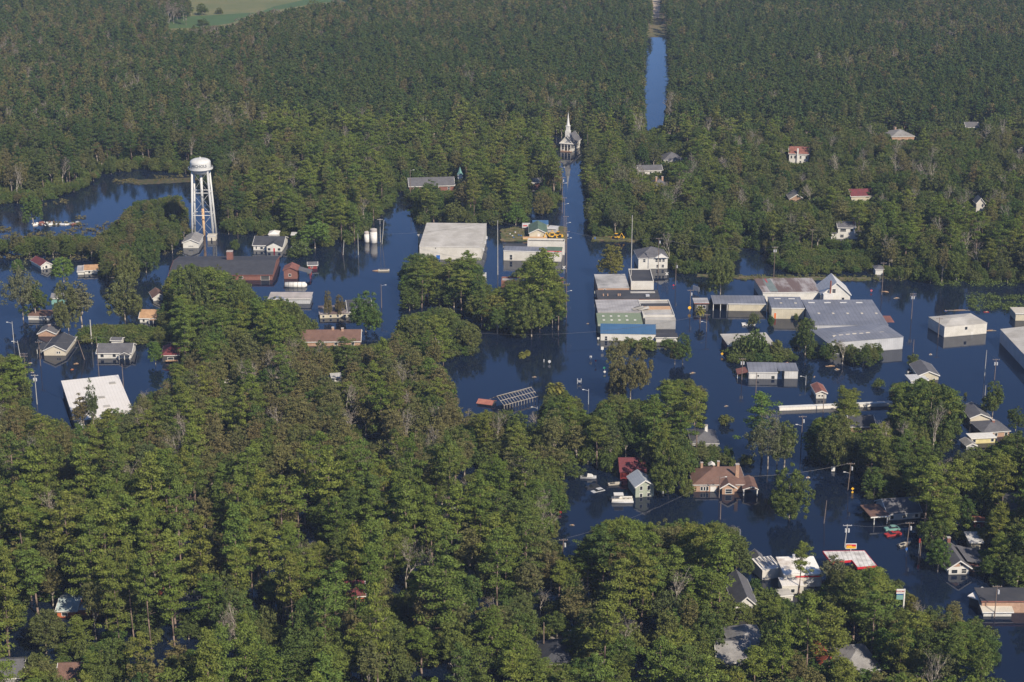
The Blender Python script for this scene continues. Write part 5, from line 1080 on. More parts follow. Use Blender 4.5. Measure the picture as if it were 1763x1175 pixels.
NEAR = raster([(-400,600),(0,612),(35,625),(50,660),(45,700),(60,722),(105,722),(128,738),(160,722),(192,704),(224,697),(236,682),(265,680),(285,655),(288,636),(268,612),(270,560),(280,500),(292,472),(332,455),(380,462),(430,490),(440,520),(480,515),(520,530),(534,560),(530,578),(524,600),(620,597),(640,594),(660,588),(688,580),(690,545),(720,540),(760,525),(792,545),(822,565),(825,610),(770,618),(755,625),(780,660),(790,716),(815,718),(822,702),(865,697),(880,712),(925,716),(935,692),(950,672),(978,672),(1000,690),(1005,716),(1035,692),(1065,676),(1100,694),(1128,688),(1146,656),(1206,656),(1232,700),(1262,720),(1258,750),(1275,757),(1290,770),(1298,806),(1200,806),(1190,838),(1128,836),(1112,800),(1105,793),(1062,793),(1058,815),(1010,808),(995,812),(1003,832),(1000,860),(958,865),(955,890),(960,960),(998,962),(1005,932),(1040,898),(1075,892),(1130,907),(1160,902),(1240,902),(1280,912),(1278,950),(1300,960),(1340,985),(1400,1005),(1418,1010),(1428,985),(1445,980),(1500,976),(1530,988),(1560,1012),(1568,1047),(1600,1047),(1640,1032),(1662,1052),(1700,1070),(1715,1100),(1725,1175),(1745,1480),(-400,1480)])
EAST = raster([(1395,792),(1393,745),(1410,718),(1440,700),(1452,675),(1475,672),(1485,700),(1500,730),(1535,745),(1530,690),(1545,666),(1600,660),(1650,682),(1652,742),(1630,770),(1622,800),(1600,830),(1640,802),(1670,787),(1700,772),(1745,752),(2200,740),(2200,1010),(1763,1012),(1700,1010),(1690,985),(1690,942),(1660,930),(1620,940),(1592,945),(1587,900),(1570,872),(1500,862),(1480,822),(1440,802)])
MID = raster([(688,548),(690,470),(705,438),(745,440),(760,462),(795,440),(825,450),(835,480),(830,492),(860,495),(880,480),(925,432),(945,440),(960,470),(970,500),(972,562),(960,577),(880,577),(830,572),(820,552),(760,527)])
WARE = raster([(1368,560),(1385,545),(1400,580),(1420,592),(1440,578),(1470,562),(1500,575),(1526,592),(1524,620),(1480,633),(1400,622),(1370,600)])
LAKE = raster([(-60,415),(60,408),(120,404),(172,408),(232,347),(310,335),(332,398),(312,432),(240,447),(228,492),(180,482),(150,442),(-60,445)])
BUSHB = raster([(1358,470),(1365,437),(1400,428),(1455,432),(1500,425),(1505,468),(1440,474)])
HEDGE = raster([(132,592),(138,568),(175,558),(235,560),(282,566),(285,590),(240,592),(180,594)])
SHRUB = raster([(1250,606),(1262,590),(1300,588),(1335,600),(1370,606),(1372,626),(1300,624),(1255,622)])
# things that stay visible: (polygon, row) - applies to trees standing in front of that row
CLEAR = []
def clear(poly, rowy=-999): CLEAR.append((raster(poly), rowy))
clear([(1124,34),(1148,28),(1150,100),(1144,215),(1112,224),(1112,140),(1119,60)]); clear([(1122,-60),(1142,-60),(1136,34),(1124,34)])
clear([(300,-80),(600,-80),(600,-2),(560,4),(510,12),(450,20),(420,30),(400,42),(290,48),(288,36),(340,22),(330,6)])
clear([(1600,8),(1640,-80),(1763,-80),(1763,6)],60) if False else None
for x0,y0,x1,y1,rw in ((966,198,990,262,238),(984,228,1000,262,238),(705,304,738,322,331),(755,308,780,330,329),(790,290,802,314,331),
    (1532,219,1576,240,243),(1662,205,1684,222,226),(1358,250,1392,280,285),(1463,320,1501,346,350),(1357,330,1384,346,352),(1141,254,1174,276,285),(1126,304,1150,318,331),(1100,282,1142,296,300),
    (1432,384,1481,414,414),(916,310,932,322,322),(1098,428,1150,462,464),(1505,452,1521,473,474),(1748,253,1770,266,268),(1681,340,1693,364,366),(1166,380,1172,390,392),(1288,388,1296,402,404),
    (1112,175,1140,222,230),(705,290,710,330,340),
    (1430,395,1395,420,430),(1330,440,1335,480,480),
    (1062,794,1108,826,826),(1080,814,1128,858,858),(1190,806,1302,852,850),(1194,743,1232,757,776),(1463,718,1504,745,746),(1528,866,1560,880,897),(1496,864,1538,892,897),(1620,940,1690,990,990),(1668,928,1700,948,948),(1678,893,1696,910,911),(1738,862,1763,880,888),
    (1690,728,1735,745,753),(1670,750,1712,764,765),(1656,698,1703,733,733),(1310,955,1414,1012,1012),(1292,965,1350,995,1003),(1343,1000,1384,1030,1036),(1420,946,1508,978,985),(1533,1006,1557,1044,1040),(1660,1014,1763,1066,1060),
    (1270,1003,1300,1040,1058),(1240,1120,1286,1140,1152),(1272,1098,1320,1114,1134),(1414,1124,1430,1140,1158),(1474,1132,1500,1148,1168),(940,1122,990,1142,1158),(98,1042,140,1066,1066),(0,1153,34,1172,1180),(100,1154,126,1170,1186),(288,1040,340,1052,1060),(272,1018,283,1026,1030),(783,887,797,891,895),(572,640,586,656,662),(575,604,590,640,9999),(380,650,396,658,662),(600,1022,624,1032,1040),
    (518,571,622,583,597),(284,590,308,624,624),(108,656,222,700,741),(925,1080,972,1120,1128),(933,1074,940,1120,1128),(1553-26,1132,1553-10,1158,1160),(1645,1110,1740,1300,9999) if False else (0,0,1,1,0),
    (732,520,762,534,9999),(1345,690,1444,715,708),(1482,690,1532,712,704),(958,196,1003,268,238),(967,268,1001,330,-999),(967,330,1006,398,-999),
    (104,990,120,1022,1022),(50,1078,108,1128,1128),(158,1080,180,1106,1106),(208,1086,222,1110,1110),(430,985,458,1050,1050),(470,1060,490,1120,1120),(516,905,534,930,930),(712,955,722,974,974),(684,1000,698,1022,1022),(692,1050,720,1068,1068),(622,720,645,756,756),(1007,972,1022,1020,1020),(1070,1048,1090,1074,1074),(1106,1056,1128,1090,1090),(851,1005,863,1032,1032),(942,1002,958,1032,1032),(922,1042,948,1062,1062),(1494,1104,1508,1134,1134),(1522,1128,1535,1154,1154),(300,945,312,960,960),(560,830,572,850,850),(380,905,392,925,925),
    (998,808,1020,830,830),(1000,860,1060,870,870),(1400,800,1470,860,860),(700,352,712,385,390),
    (95,1085,125,1140,9999),(420,1020,445,1055,9999),(1010,960,1030,1040,9999),(1290,540,1300,545,545)):
    if x1 < x0: continue
    e_ = 3 if x1-x0 > 9 and rw < 1200 and y1-y0 < 60 else 0
    clear([(x0-e_,y0-e_),(x1+e_,y0-e_),(x1+e_,y1),(x0-e_,y1)], rw)
def crown_ok(mask, x, y, h, r, kind, prow, need=.86):
    cb = CB[kind]; cx, cyt = proj((x,y,h)); _, cyb = proj((x,y,h*cb)); k = K(prow); rx = r*k*.85
    cyb += rx*.25; cy = (cyt+cyb)/2; ry = (cyb-cyt)/2; ins = tot = 0
    for a, b_ in ((0,-.95),(0,-.5),(0,0),(0,.5),(-.8,0),(.8,0),(-.45,0),(.45,0),(-.5,-.65),(.5,-.65),(-.5,.6),(.5,.6)):
        X = cx+a*rx; Y = cy+b_*ry; tot += 1
        if Y < -75 or Y > 1470 or X < -380 or X > 2180: ins += 1; continue
        ok = at(mask,X,Y)
        for cm, rw in CLEAR:
            if prow > rw and at(cm,X,Y): return False
        ins += ok
    return ins/tot >= need
# ---------------------------------------------------------------- scatter
TREES = []     # (kind, x, y, h, r, rot, px, py, region)
rs = random.Random(3)
def nz(x, y, s, o=0.0):
    from mathutils import noise
    return noise.noise(Vector((x*s+o, y*s-o, o*.37)))
ALLF = BACK|NEAR|EAST|MID|WARE|LAKE|BUSHB
GRID = {}
def too_close(x, y, d, kind):
    gx_, gy_ = int(x//8), int(y//8)
    for i in (-1,0,1):
        for j in (-1,0,1):
            for (a,b,dd) in GRID.get((gx_+i,gy_+j),()):
                if (a-x)**2+(b-y)**2 < ((d+dd)/2)**2: return True
    return False
def put(x, y, d): GRID.setdefault((int(x//8),int(y//8)),[]).append((x,y,d))
def scatter(mask, xr, rows, step, choose, region, need=.86, extra_mask=None):
    y0 = P(881,rows[1]).y; y1 = P(881,rows[0]).y; y = y0
    while y < y1:
        rw = proj((0,y,0))[1]; k = K(rw); xa = (xr[0]-881.5)/k; xb = (xr[1]-881.5)/k; x = xa
        while x < xb:
            X = x+rs.uniform(-.45,.45)*step; Y = y+rs.uniform(-.45,.45)*step; x += step
            px, py = proj((X,Y,0))
            if not at(mask,px,py) or hit_foot(X,Y): continue
            c = choose(X,Y,px,py)
            if not c: continue
            kind, h, r = c
            sp = 1.12 if (kind == 'pine' and region == 'near' and px < 1000) else .86
            if too_close(X,Y,r*sp,kind): continue
            placed = False
            for sh in (1,.72,.5):
                if crown_ok(mask if extra_mask is None else extra_mask,X,Y,h*sh,r*(.4+.6*sh),kind,py,need): placed = True; h *= sh; r *= (.4+.6*sh); break
            if not placed:
                if kind != 'bush' and rs.random() < .6:
                    kind = 'bush'; h = rs.uniform(2.5,5); r = rs.uniform(1.8,3)
                    if not crown_ok(mask if extra_mask is None else extra_mask,X,Y,h,r,kind,py,need): continue
                else: continue
            put(X,Y,r*sp); TREES.append((kind,X,Y,h,r,rs.uniform(0,6.28),px,py,region))
        y += step
def ch_back(X,Y,px,py):
    n = nz(X,Y,.006,1.3)+.5*nz(X,Y,.02,5.1); u = rs.random()
    left = px < 470 - (py-60)*.15
    edge = py > 235
    if left:
        if u < .05 + .14*(n > .25): return ('bare',rs.uniform(11,16),rs.uniform(3,4.5))
        if u < .46 + n*.35: return ('hardwood',rs.uniform(12,22),rs.uniform(2.6,4.4))
        if u < .72: return ('oak',rs.uniform(10,16),rs.uniform(3.5,5.5))
        return ('deep_pine',rs.uniform(16,23),rs.uniform(3,4.2))
    if edge:
        if u < .04: return ('bare',rs.uniform(11,15),rs.uniform(3,4.5))
        if u < (.14 if px > 1000 else .32)+n*.35: return ('pine',rs.uniform(14,23),rs.uniform(3.2,5))
        if u < .86: return ('oak',rs.uniform(7,16),rs.uniform(3.4,6.6))
        return ('hardwood',rs.uniform(11,19),rs.uniform(3,4.8))
    if (py < 75 and px < 900) or (px > 1500 and py < 90 and px+py*2 > 1640) or n > .24:
        if u < .06: return ('bare',rs.uniform(11,16),rs.uniform(3,4.5))
        if u < .60: return ('hardwood',rs.uniform(14,20),rs.uniform(3,4.4))
        return ('deep_pine',rs.uniform(14,20),rs.uniform(3,4))
    if u < .86: return ('deep_pine',rs.uniform(12.5,20)+n*5,rs.uniform(2.6,4.2))
    if u < .95: return ('hardwood',rs.uniform(14,19),rs.uniform(3,4.4))
    return ('oak',rs.uniform(10,15),rs.uniform(3.5,5))
def ch_near(X,Y,px,py):
    n = nz(X,Y,.012,2.3)+.5*nz(X,Y,.04,7.7); u = rs.random()
    mixed = (py < 880 and px < 800 and py > 640) or (py < 720 and px < 260)
    east = px > 830
    if py < 640 and px < 830:
        if u < .35: return ('pine',rs.uniform(15,22),rs.uniform(3.5,4.8))
        return ('oak',rs.uniform(10,16),rs.uniform(4,6))
    if mixed:
        if u < .07: return ('bare',rs.uniform(11,15),rs.uniform(3,4.5))
        if u < .56: return ('hardwood',rs.uniform(11,18),rs.uniform(3,4.8))
        if u < .88: return ('oak',rs.uniform(9,15),rs.uniform(3.5,5.5))
        return ('pine',rs.uniform(16,22),rs.uniform(3.4,4.6))
    if east:
        if u < .03: return ('bare',rs.uniform(11,15),rs.uniform(3,4.5))
        if nz(X,Y,.035,9.9) < -.36 and rs.random() < .9: return None
        if u < .45+n*.4: return ('pine',rs.uniform(16,24),rs.uniform(3.8,5.6))
        if u < .9: return ('oak',rs.uniform(9,15),rs.uniform(4,6.2))
        return ('hardwood',rs.uniform(12,18),rs.uniform(3,4.6))
    if u < .02: return ('bare',rs.uniform(11,15),rs.uniform(3,4.5))
    if nz(X,Y,.035,9.9) < -.30 and rs.random() < .9: return ('bush',rs.uniform(2,4),rs.uniform(1.8,2.6)) if u < .35 else None
    if u < .60+n*.45: return ('pine',rs.uniform(16,30),rs.uniform(3.4,6))
    if u < .86: return ('oak',rs.uniform(9,18),rs.uniform(3.8,6.4))
    return ('hardwood',rs.uniform(12,20),rs.uniform(3.2,4.8))
def ch_mid(X,Y,px,py):
    u = rs.random()
    if u < .35: return ('pine',rs.uniform(14,20),rs.uniform(3.5,4.6))
    return ('oak',rs.uniform(9,16),rs.uniform(4,6))
def ch_small(X,Y,px,py):
    u = rs.random()
    if u < .5: return ('oak',rs.uniform(6,11),rs.uniform(3,4.5))
    if u < .7: return ('hardwood',rs.uniform(6,12),rs.uniform(2.5,3.5))
    return ('bush',rs.uniform(2,5),rs.uniform(2,3))
def ch_bush(X,Y,px,py): return ('bush',rs.uniform(2.5,4.5),rs.uniform(2,3))
def ch_ware(X,Y,px,py):
    u = rs.random()
    if u < .25: return ('bare',rs.uniform(6,10),rs.uniform(3,4))
    return ('oak',rs.uniform(5,9),rs.uniform(2.5,4)) if u < .6 else ('bush',rs.uniform(2,4),rs.uniform(2,3))

# ---------------------------------------------------------------- trees one can tell apart: base px, base py, height px, width px
SINGLE = [
 ('grey_oak',40,552,104,72,'olive feathery tree left of the brown roofed white shed'),
 ('bright_oak',30,470,26,22,'small bright green tree right at the left edge of the lake shore'),
 ('oak',62,548,70,46,'dark green tree between the olive feathery tree and the white shed'),
 ('olive_oak',118,570,92,62,'tall olive tree in the middle of the left houses'),
 ('grey_oak',142,566,88,50,'hazy half bare tree right of the tall olive tree'),
 ('olive_oak',216,552,82,78,'brownish wide tree standing in water left of the orange roofed house'),
 ('bright_oak',110,486,48,42,'bright green round bush tree left of the long white mobile home'),
 ('oak',222,500,70,50,'dark green tree at the right end of the long white mobile home'),
 ('oak',252,470,66,54,'dark green tree by the lake bank left of the brick building'),
 ('bright_oak',268,628,46,30,'small bright green tree left of the maroon roofed house'),
 ('bush',405,430,17,15,'small round shrub in open water right of the water tower'),
 ('bright_oak',543,428,52,56,'bright green round tree beside the dark roofed white house'),
 ('bush',515,440,24,40,'dark shrub mound over the half drowned pale house'),
 ('oak',630,574,72,76,'big dark round tree left of the street, alone in the water'),
 ('olive_oak',565,548,50,20,'thin sapling growing at the derelict cream building'),
 ('olive_oak',585,546,42,22,'second thin sapling at the derelict cream building'),
 ('bush',540,572,22,18,'small dark shrub in the water below the low grey building'),
 ('oak',1240,508,80,58,'lone dark round tree standing in water above the cream warehouse'),
 ('yellow_oak',1052,480,62,56,'golden round tree standing in water beside the main street'),
 ('yellow_oak',1215,462,40,30,'small golden brown tree left of the lone dark round tree'),
 ('oak',1175,628,58,42,'dark pear shaped tree below the main block'),
 ('olive_oak',1162,628,40,26,'small olive tree left of the dark pear shaped tree'),
 ('olive_oak',1085,690,102,84,'big olive tree in the water below the blue roofed building'),
 ('olive_oak',1060,640,60,40,'olive tree left of the big olive tree below the blue roofed building'),
 ('bush',1085,598,16,30,'shrub at the wall of the blue roofed building, left one'),
 ('bush',1112,600,18,34,'shrub at the wall of the blue roofed building, middle one'),
 ('bush',1150,598,14,28,'shrub in front of the low white building'),
 ('bush',1298,560,20,20,'small shrub behind the white pickup truck'),
 ('bush',1327,560,16,12,'small dark shrub left of the cream square warehouse'),
 ('bush',1370,552,12,8,'tiny shrub at the right corner of the cream square warehouse'),
 ('oak',1386,612,72,36,'dark tree between the cream square warehouse and the big warehouse'),
 ('bush',1278,614,36,40,'brownish round shrub in front of the brick office, left one'),
 ('bush',1300,616,44,44,'big brownish shrub in front of the brick office'),
 ('bush',1336,614,28,26,'brownish round shrub at the right end of the brick office'),
 ('bush',1513,667,14,20,'round dark green shrub floating in the water right of the pale shop'),
 ('bush',1542,669,9,16,'flat clipped hedge piece in the water, right of the round shrub'),
 ('bush',1572,632,22,22,'small shrub behind the cream gabled house'),
 ('bush',1662,684,8,6,'tiny shrub alone in open water above the beige house'),
 ('oak',1598,772,118,118,'biggest round oak, dark green, by the beige house'),
 ('oak',1708,722,68,48,'small leaning tree in open water at the right edge'),
 ('oak',1748,742,42,32,'dark green round tree at the right edge behind the brick house'),
 ('bright_pine',1312,790,112,64,'tall bright green pine at the left end of the long white wall'),
 ('grey_oak',1322,808,96,92,'hazy grey green tree with pale limbs below the bright pine'),
 ('oak',1350,806,84,60,'dark tree right of the pale limbed tree'),
 ('pine',1452,770,104,50,'tall pine growing in front of the long white wall'),
 ('oak',1436,806,94,84,'big dull green oak below the long white wall'),
 ('pine',1498,832,100,60,'dark pine left of the orange brick house with the black roof'),
 ('oak',1358,892,92,92,'round dark tree right of the brown roofed brick house'),
 ('oak',1150,850,100,86,'large dark tree between the red barn and the brown roofed house'),
 ('bush',1182,852,26,26,'pale grey green bush at the left end of the brown roofed house'),
 ('oak',1614,985,60,50,'round dark green tree left of the grey roofed bungalow'),
 ('pine',1375,1024,90,42,'thin pine in front of the petrol station store'),
 ('grey_oak',1432,1022,72,50,'half bare tree between the store and the red edged canopy'),
 ('pine',1494,1058,78,84,'wide green pine below the red edged canopy'),
 ('yellow_oak',1566,1066,46,30,'golden shrubby tree around the petrol price sign'),
 ('pine',1500,1132,110,60,'tall pine with long bare trunk at the bottom right'),
 ('yellow_oak',968,1000,44,24,'small yellow green tree at the left end of the pond'),
 ('bare',1338,800,76,50,'pale bare branched tree below the long white wall'),
 ('bare',1106,262,56,34,'dead grey tree at the lower end of the flooded far road'),
 ('bare',1102,322+6,40,36,'grey leafless bush tree by the main street bend'),
 ('grey_oak',1068,350,72,62,'wide hazy grey tree right of the main street'),
 ('yellow_oak',1130,352,42,52,'golden tree below the grey roof with two chimneys'),
 ('bright_oak',888,388,42,34,'bright green tree on the bank left of the main street'),
 ('olive_oak',933,370,42,44,'olive tree between the narrow channel and the main street'),
 ('bare',928,950,78,48,'dead grey tree at the right edge of the near woods by the pond'),
 ('bare',745,1010,56,60,'pale fallen looking dead tree in the bottom woods'),
 ('bare',368,1175,62,40,'pale dead tree near the bottom edge left of centre'),
 ('bare',1006,1060,60,60,'pale branched dead tree in the bottom centre woods'),
 ('bare',1060,1052,50,40,'second pale branched dead tree in the bottom centre woods'),
 ('oak',805,480,46,36,'tree in front of the white hall, right one') if False else None,
 ('pine',930,560,130,70,'tall pine rising in front of the white walled shop'),
 ('pine',810,520,86,44,'pine rising in front of the right half of the white hall'),
 ('pine',772,518,72,40,'pine rising in front of the middle of the white hall'),
 ('oak',722,500,66,56,'tree in front of the left corner of the white hall'),
 ('yellow_oak',852,560,56,50,'yellowish tree in the middle cluster'),
 ('oak',915,580,78,90,'dark oak at the right end of the middle cluster'),
 ('hardwood',498,235+45,66,26,'tall pale trunked tree standing out of the left back woods'),
 ('oak',262,62,46,34,'dark round tree at the left end of the crop fields'),
 ('oak',348,28,24,24,'dark tree between the stubble and green crop field'),
 ('oak',318,30,14,22,'small dark tree left of the tree between the crop fields'),
 ('oak',378,26,14,16,'small dark tree right of the tree between the crop fields'),
 ('oak',540,22,22,34,'dark tree beside the narrow green crop strip'),
 ('oak',350,46,14,22,'low dark tree at the lower edge of the green crop field'),
 ('oak',58,388,52,38,'dark tree standing in the lake beside the scrap heap'),
 ('olive_oak',30,440,44,26,'small olive tree on the lake bank at the left edge'),
 ('hardwood',88,440,46,22,'thin young tree on the lake bank left of centre of the bank'),
 ('oak',332,566,112,86,'big round tree in front of the left half of the long brick building'),
 ('pine',374,562,100,56,'pine in front of the middle of the long brick building'),
 ('oak',418,572,88,70,'round tree in front of the brick building, right of its pine'),
 ('oak',500,598,82,60,'leafy tree in front of the low round ended grey building'),
 ('oak',553,634,50,36,'leafy tree before the left part of the long brown roofed ranch house'),
 ('pine',598,642,62,40,'pine before the right part of the long brown roofed ranch house'),
 ('oak',742,352,42,40,'round tree in front of the long brick church'),
 ('pine',32,700,86,70,'pine at the left edge below the double crossarm pole'),
 ('hardwood',145,748,70,40,'thin leafy tree in front of the white roofed warehouse, left one'),
 ('hardwood',163,750,100,22,'thin tall sapling in front of the white roofed warehouse'),
 ('bright_oak',205,750,50,30,'green tree in front of the white roofed warehouse, right one'),
]
sing = [s for s in SINGLE if s]
SINGLES = []
for kind,bx,by,hp,wp,label in sing:
    p = P(bx,by); k = K(by)
    lo, hi = 0.0, 45.0
    for _ in range(25):
        mid = (lo+hi)/2
        if proj((p.x,p.y,mid))[1] > by-hp: lo = mid
        else: hi = mid
    r_ = wp/2/k
    if r_ > 6.0: kind = {'oak':'bigoak','grey_oak':'airyoak','olive_oak':'big_olive'}.get(kind,kind)
    SINGLES.append((kind,p.x,p.y,lo,wp/2/k,rs.uniform(0,6.28),label)); put(p.x,p.y,min(4,wp/2/k*.9))
def edge(m, n=4):
    e_ = m.copy(); e_[:-n] &= ~m[n:]; return e_
def ch_edge(X,Y,px,py):
    u = rs.random()
    if nz(X,Y,.03,4.4) > .22: return None
    if u < .30: return ('oak',rs.uniform(5,10),rs.uniform(2.6,4.2))
    if u < .42: return ('hardwood',rs.uniform(7,13),rs.uniform(2.4,3.6))
    return ('bush',rs.uniform(2.2,6),rs.uniform(1.8,3.4))
scatter(edge(BACK),(-260,2060),(255,492),3.0,ch_edge,'back',.62)
scatter(edge(NEAR),(-260,1760),(560,1090),3.2,ch_edge,'near',.7)
scatter(edge(EAST),(1390,2100),(655,1012),3.2,ch_edge,'east',.7)
scatter(BUSHB,(1340,1510),(425,476),3.0,ch_bush,'bank')
scatter(HEDGE,(120,300),(556,596),2.6,ch_bush,'hedge')
scatter(SHRUB,(1240,1380),(586,628),2.6,ch_bush,'office')
scatter(WARE,(1360,1530),(545,634),4.0,ch_ware,'warehouse')
scatter(LAKE,(-60,335),(340,495),4.0,ch_small,'lake')
scatter(MID,(680,980),(430,580),4.6,ch_mid,'middle')
scatter(EAST,(1390,2100),(655,1012),3.6,ch_near,'east',.74)
scatter(EAST,(1390,2100),(655,1012),3.4,lambda X,Y,px,py: (('oak',rs.uniform(7,12),rs.uniform(3,4.8)) if rs.random() < .75 else ('pine',rs.uniform(12,17),rs.uniform(3,4))),'east',.7)
scatter(NEAR,(-260,1760),(450,1460),4.8,ch_near,'near')
scatter(NEAR,(-260,1760),(450,1460),3.6,lambda X,Y,px,py: ('bush',rs.uniform(3,6.5),rs.uniform(2,3.2)) if nz(X,Y,.035,9.9) > -.25 else None,'near')
scatter(BACK,(-260,2060),(150,492),5.2,ch_back,'back')
scatter(BACK,(-200,2000),(200,492),4.0,lambda X,Y,px,py: ('bush',rs.uniform(3,6.5),rs.uniform(2,3.2)),'back')
scatter(BACK,(-200,1960),(-60,150),6.0,ch_back,'back')
print('trees', len(TREES), {k:sum(t[0]==k for t in TREES) for k in NOM})
# ---------------------------------------------------------------- make the trees
NAMES = {'bigoak':'broadleaf_tree','airyoak':'broadleaf_tree','big_olive':'broadleaf_tree','pine':'pine_tree','deep_pine':'pine_tree','oak':'broadleaf_tree','hardwood':'slender_tree','bare':'bare_tree','bush':'shrub',
         'bright_oak':'broadleaf_tree','yellow_oak':'broadleaf_tree','bright_pine':'pine_tree','olive_oak':'broadleaf_tree','grey_oak':'broadleaf_tree'}
CATS = {'pine_tree':'pine tree','broadleaf_tree':'tree','slender_tree':'tree','bare_tree':'bare tree','shrub':'shrub'}
def tree(kind, x, y, h, r, rot, label, group=None, v=None):
    v = rs.randrange(len(PROTO[kind])) if v is None else v
    tm, cm = rs.choice(PROTO[kind]) if v is None else PROTO[kind][v % len(PROTO[kind])]
    n = NAMES[kind]; o = empty(n, (x,y,0), rot, label, CATS[n], group); s = h/NOM[kind][0]; sr = r/NOM[kind][1]; o.scale = (sr,sr,s)
    for nm, me in (('trunk',tm),('crown',cm)):
        c = bpy.data.objects.new(nm, me); col.objects.link(c); c.parent = o
    return o
for kind,x,y,h,r,rot,label in SINGLES: tree(kind,x,y,h,r,rot,label)
ANCH = [(40,1000,'near the bottom left corner'),(130,1030,'around the orange brick house at the bottom left'),(330,1030,'around the long dark roofed house at the bottom left'),(250,930,'in the pine woods above the orange brick house'),(450,1050,'beside the narrow water gap at the bottom'),(430,900,'in the pine woods left of the narrow water gap'),(600,1000,'in the pines between the water gap and the bottom centre'),(620,1130,'at the bottom edge left of centre'),(200,1150,'at the bottom edge near the left corner'),(780,1000,'in the woods left of the hidden driveway'),(900,950,'in the woods along the left end of the pond'),(820,1130,'at the bottom edge left of the driveway patch'),(1000,1100,'around the dark hip roofed house at the bottom centre'),(1100,980,'on the tree island below the pond'),(1230,960,'at the right tip of the tree island below the pond'),(1130,1120,'at the bottom edge right of the hip roofed house'),(1250,1060,'around the grey gabled house left of the store'),(1400,1080,'below the petrol station store'),(1500,1080,'around the petrol price sign'),(1620,1100,'beside the black roofed building'),(1380,1150,'around the orange red shed roof at the bottom'),(1650,900,'behind the grey roofed bungalow'),(1720,930,'at the right edge by the bungalow'),(1560,830,'behind the carport house'),(1720,820,'at the right edge above the bungalow'),(1480,790,'below the long white wall'),(900,800,'in the woods between the roof frame and the pond'),(1050,740,'above the red barn'),(1200,720,'around the grey roof with the white chimney'),(600,850,'in the mixed woods at the centre left'),(350,800,'in the mixed woods below the white roofed warehouse'),(100,800,'at the left edge below the white roofed warehouse'),(480,700,'in the woods below the long brown roofed ranch house'),(700,650,'at the left shore of the dark open water'),(350,550,'in the tree clump before the long brick building'),(760,500,'in the middle cluster before the white hall'),(900,540,'in the middle cluster beside the main street'),(1430,600,'before the grey metal warehouse'),(200,420,'on the lake bank left of the water tower'),(430,370,'in the woods behind the dark roofed white house'),(600,370,'in the woods behind the silos'),(800,360,'around the brick church'),(1060,370,'right of the main street bend'),(1180,400,'around the two storey white house'),(1320,350,'in the right back woods below the farmhouse'),(1450,440,'along the bank behind the warehouses'),(1600,430,'in the right back woods by the water edge'),(1650,300,'in the right back woods'),(50,300,'on the left shore of the lake'),(250,260,'behind the lake'),(1270,610,'around the flat roofed brick building'),(210,575,'in the hedge behind the white house with the porch gable')]
def where(px, py): return min(ANCH, key=lambda a: (a[0]-px)**2+((a[1]-py)*1.3)**2)[2]
WORD = {'pine':'pine','deep_pine':'dark pine','oak':'leafy tree','hardwood':'olive brown tree','bare':'bare grey tree','bush':'shrub'}
SHAPE = {'pine':['full crowned','narrow crowned','umbrella crowned','long crowned','open crowned','slim high crowned'],'deep_pine':['wide','slim','open topped'],'oak':['full round','high domed','very broad','compact','many headed'],'hardwood':['slender','thin topped','thick crowned'],'bare':['spreading','upright'],'bush':['leafy','wide leafy']}
LIM = {'pine_tree':270,'broadleaf_tree':250,'slender_tree':270,'bare_tree':270,'shrub':260}
ranked = sorted(range(len(TREES)), key=lambda i: -(TREES[i][3]*K(TREES[i][7]) if (-40 < TREES[i][6] < 1800 and proj((TREES[i][1],TREES[i][2],TREES[i][3]))[1] < 1165) else 0))
cnt = {}; rest = {}
for i in ranked:
    kind,x,y,h,r,rot,px,py,reg_ = TREES[i]; n = NAMES[kind]
    vis = -40 < px < 1800 and proj((x,y,h))[1] < 1165
    if cnt.get(n,0) < LIM[n] and vis:
        cnt[n] = cnt.get(n,0)+1; wh = where(px,py)
        q = h/NOM[kind][0]; sz = ('very tall ' if q > 1.08 else 'tall ' if q > .92 else 'middling ' if q > .75 else 'small ') if kind != 'bush' else ('high ' if h > 4.5 else 'low ')
        v = rs.randrange(len(PROTO[kind])); tree(kind,x,y,h,r,rot, sz+SHAPE[kind][v]+' '+WORD[kind]+' '+wh, CATS[n]+'s '+wh, v)
    else: rest.setdefault(kind,[]).append(TREES[i])
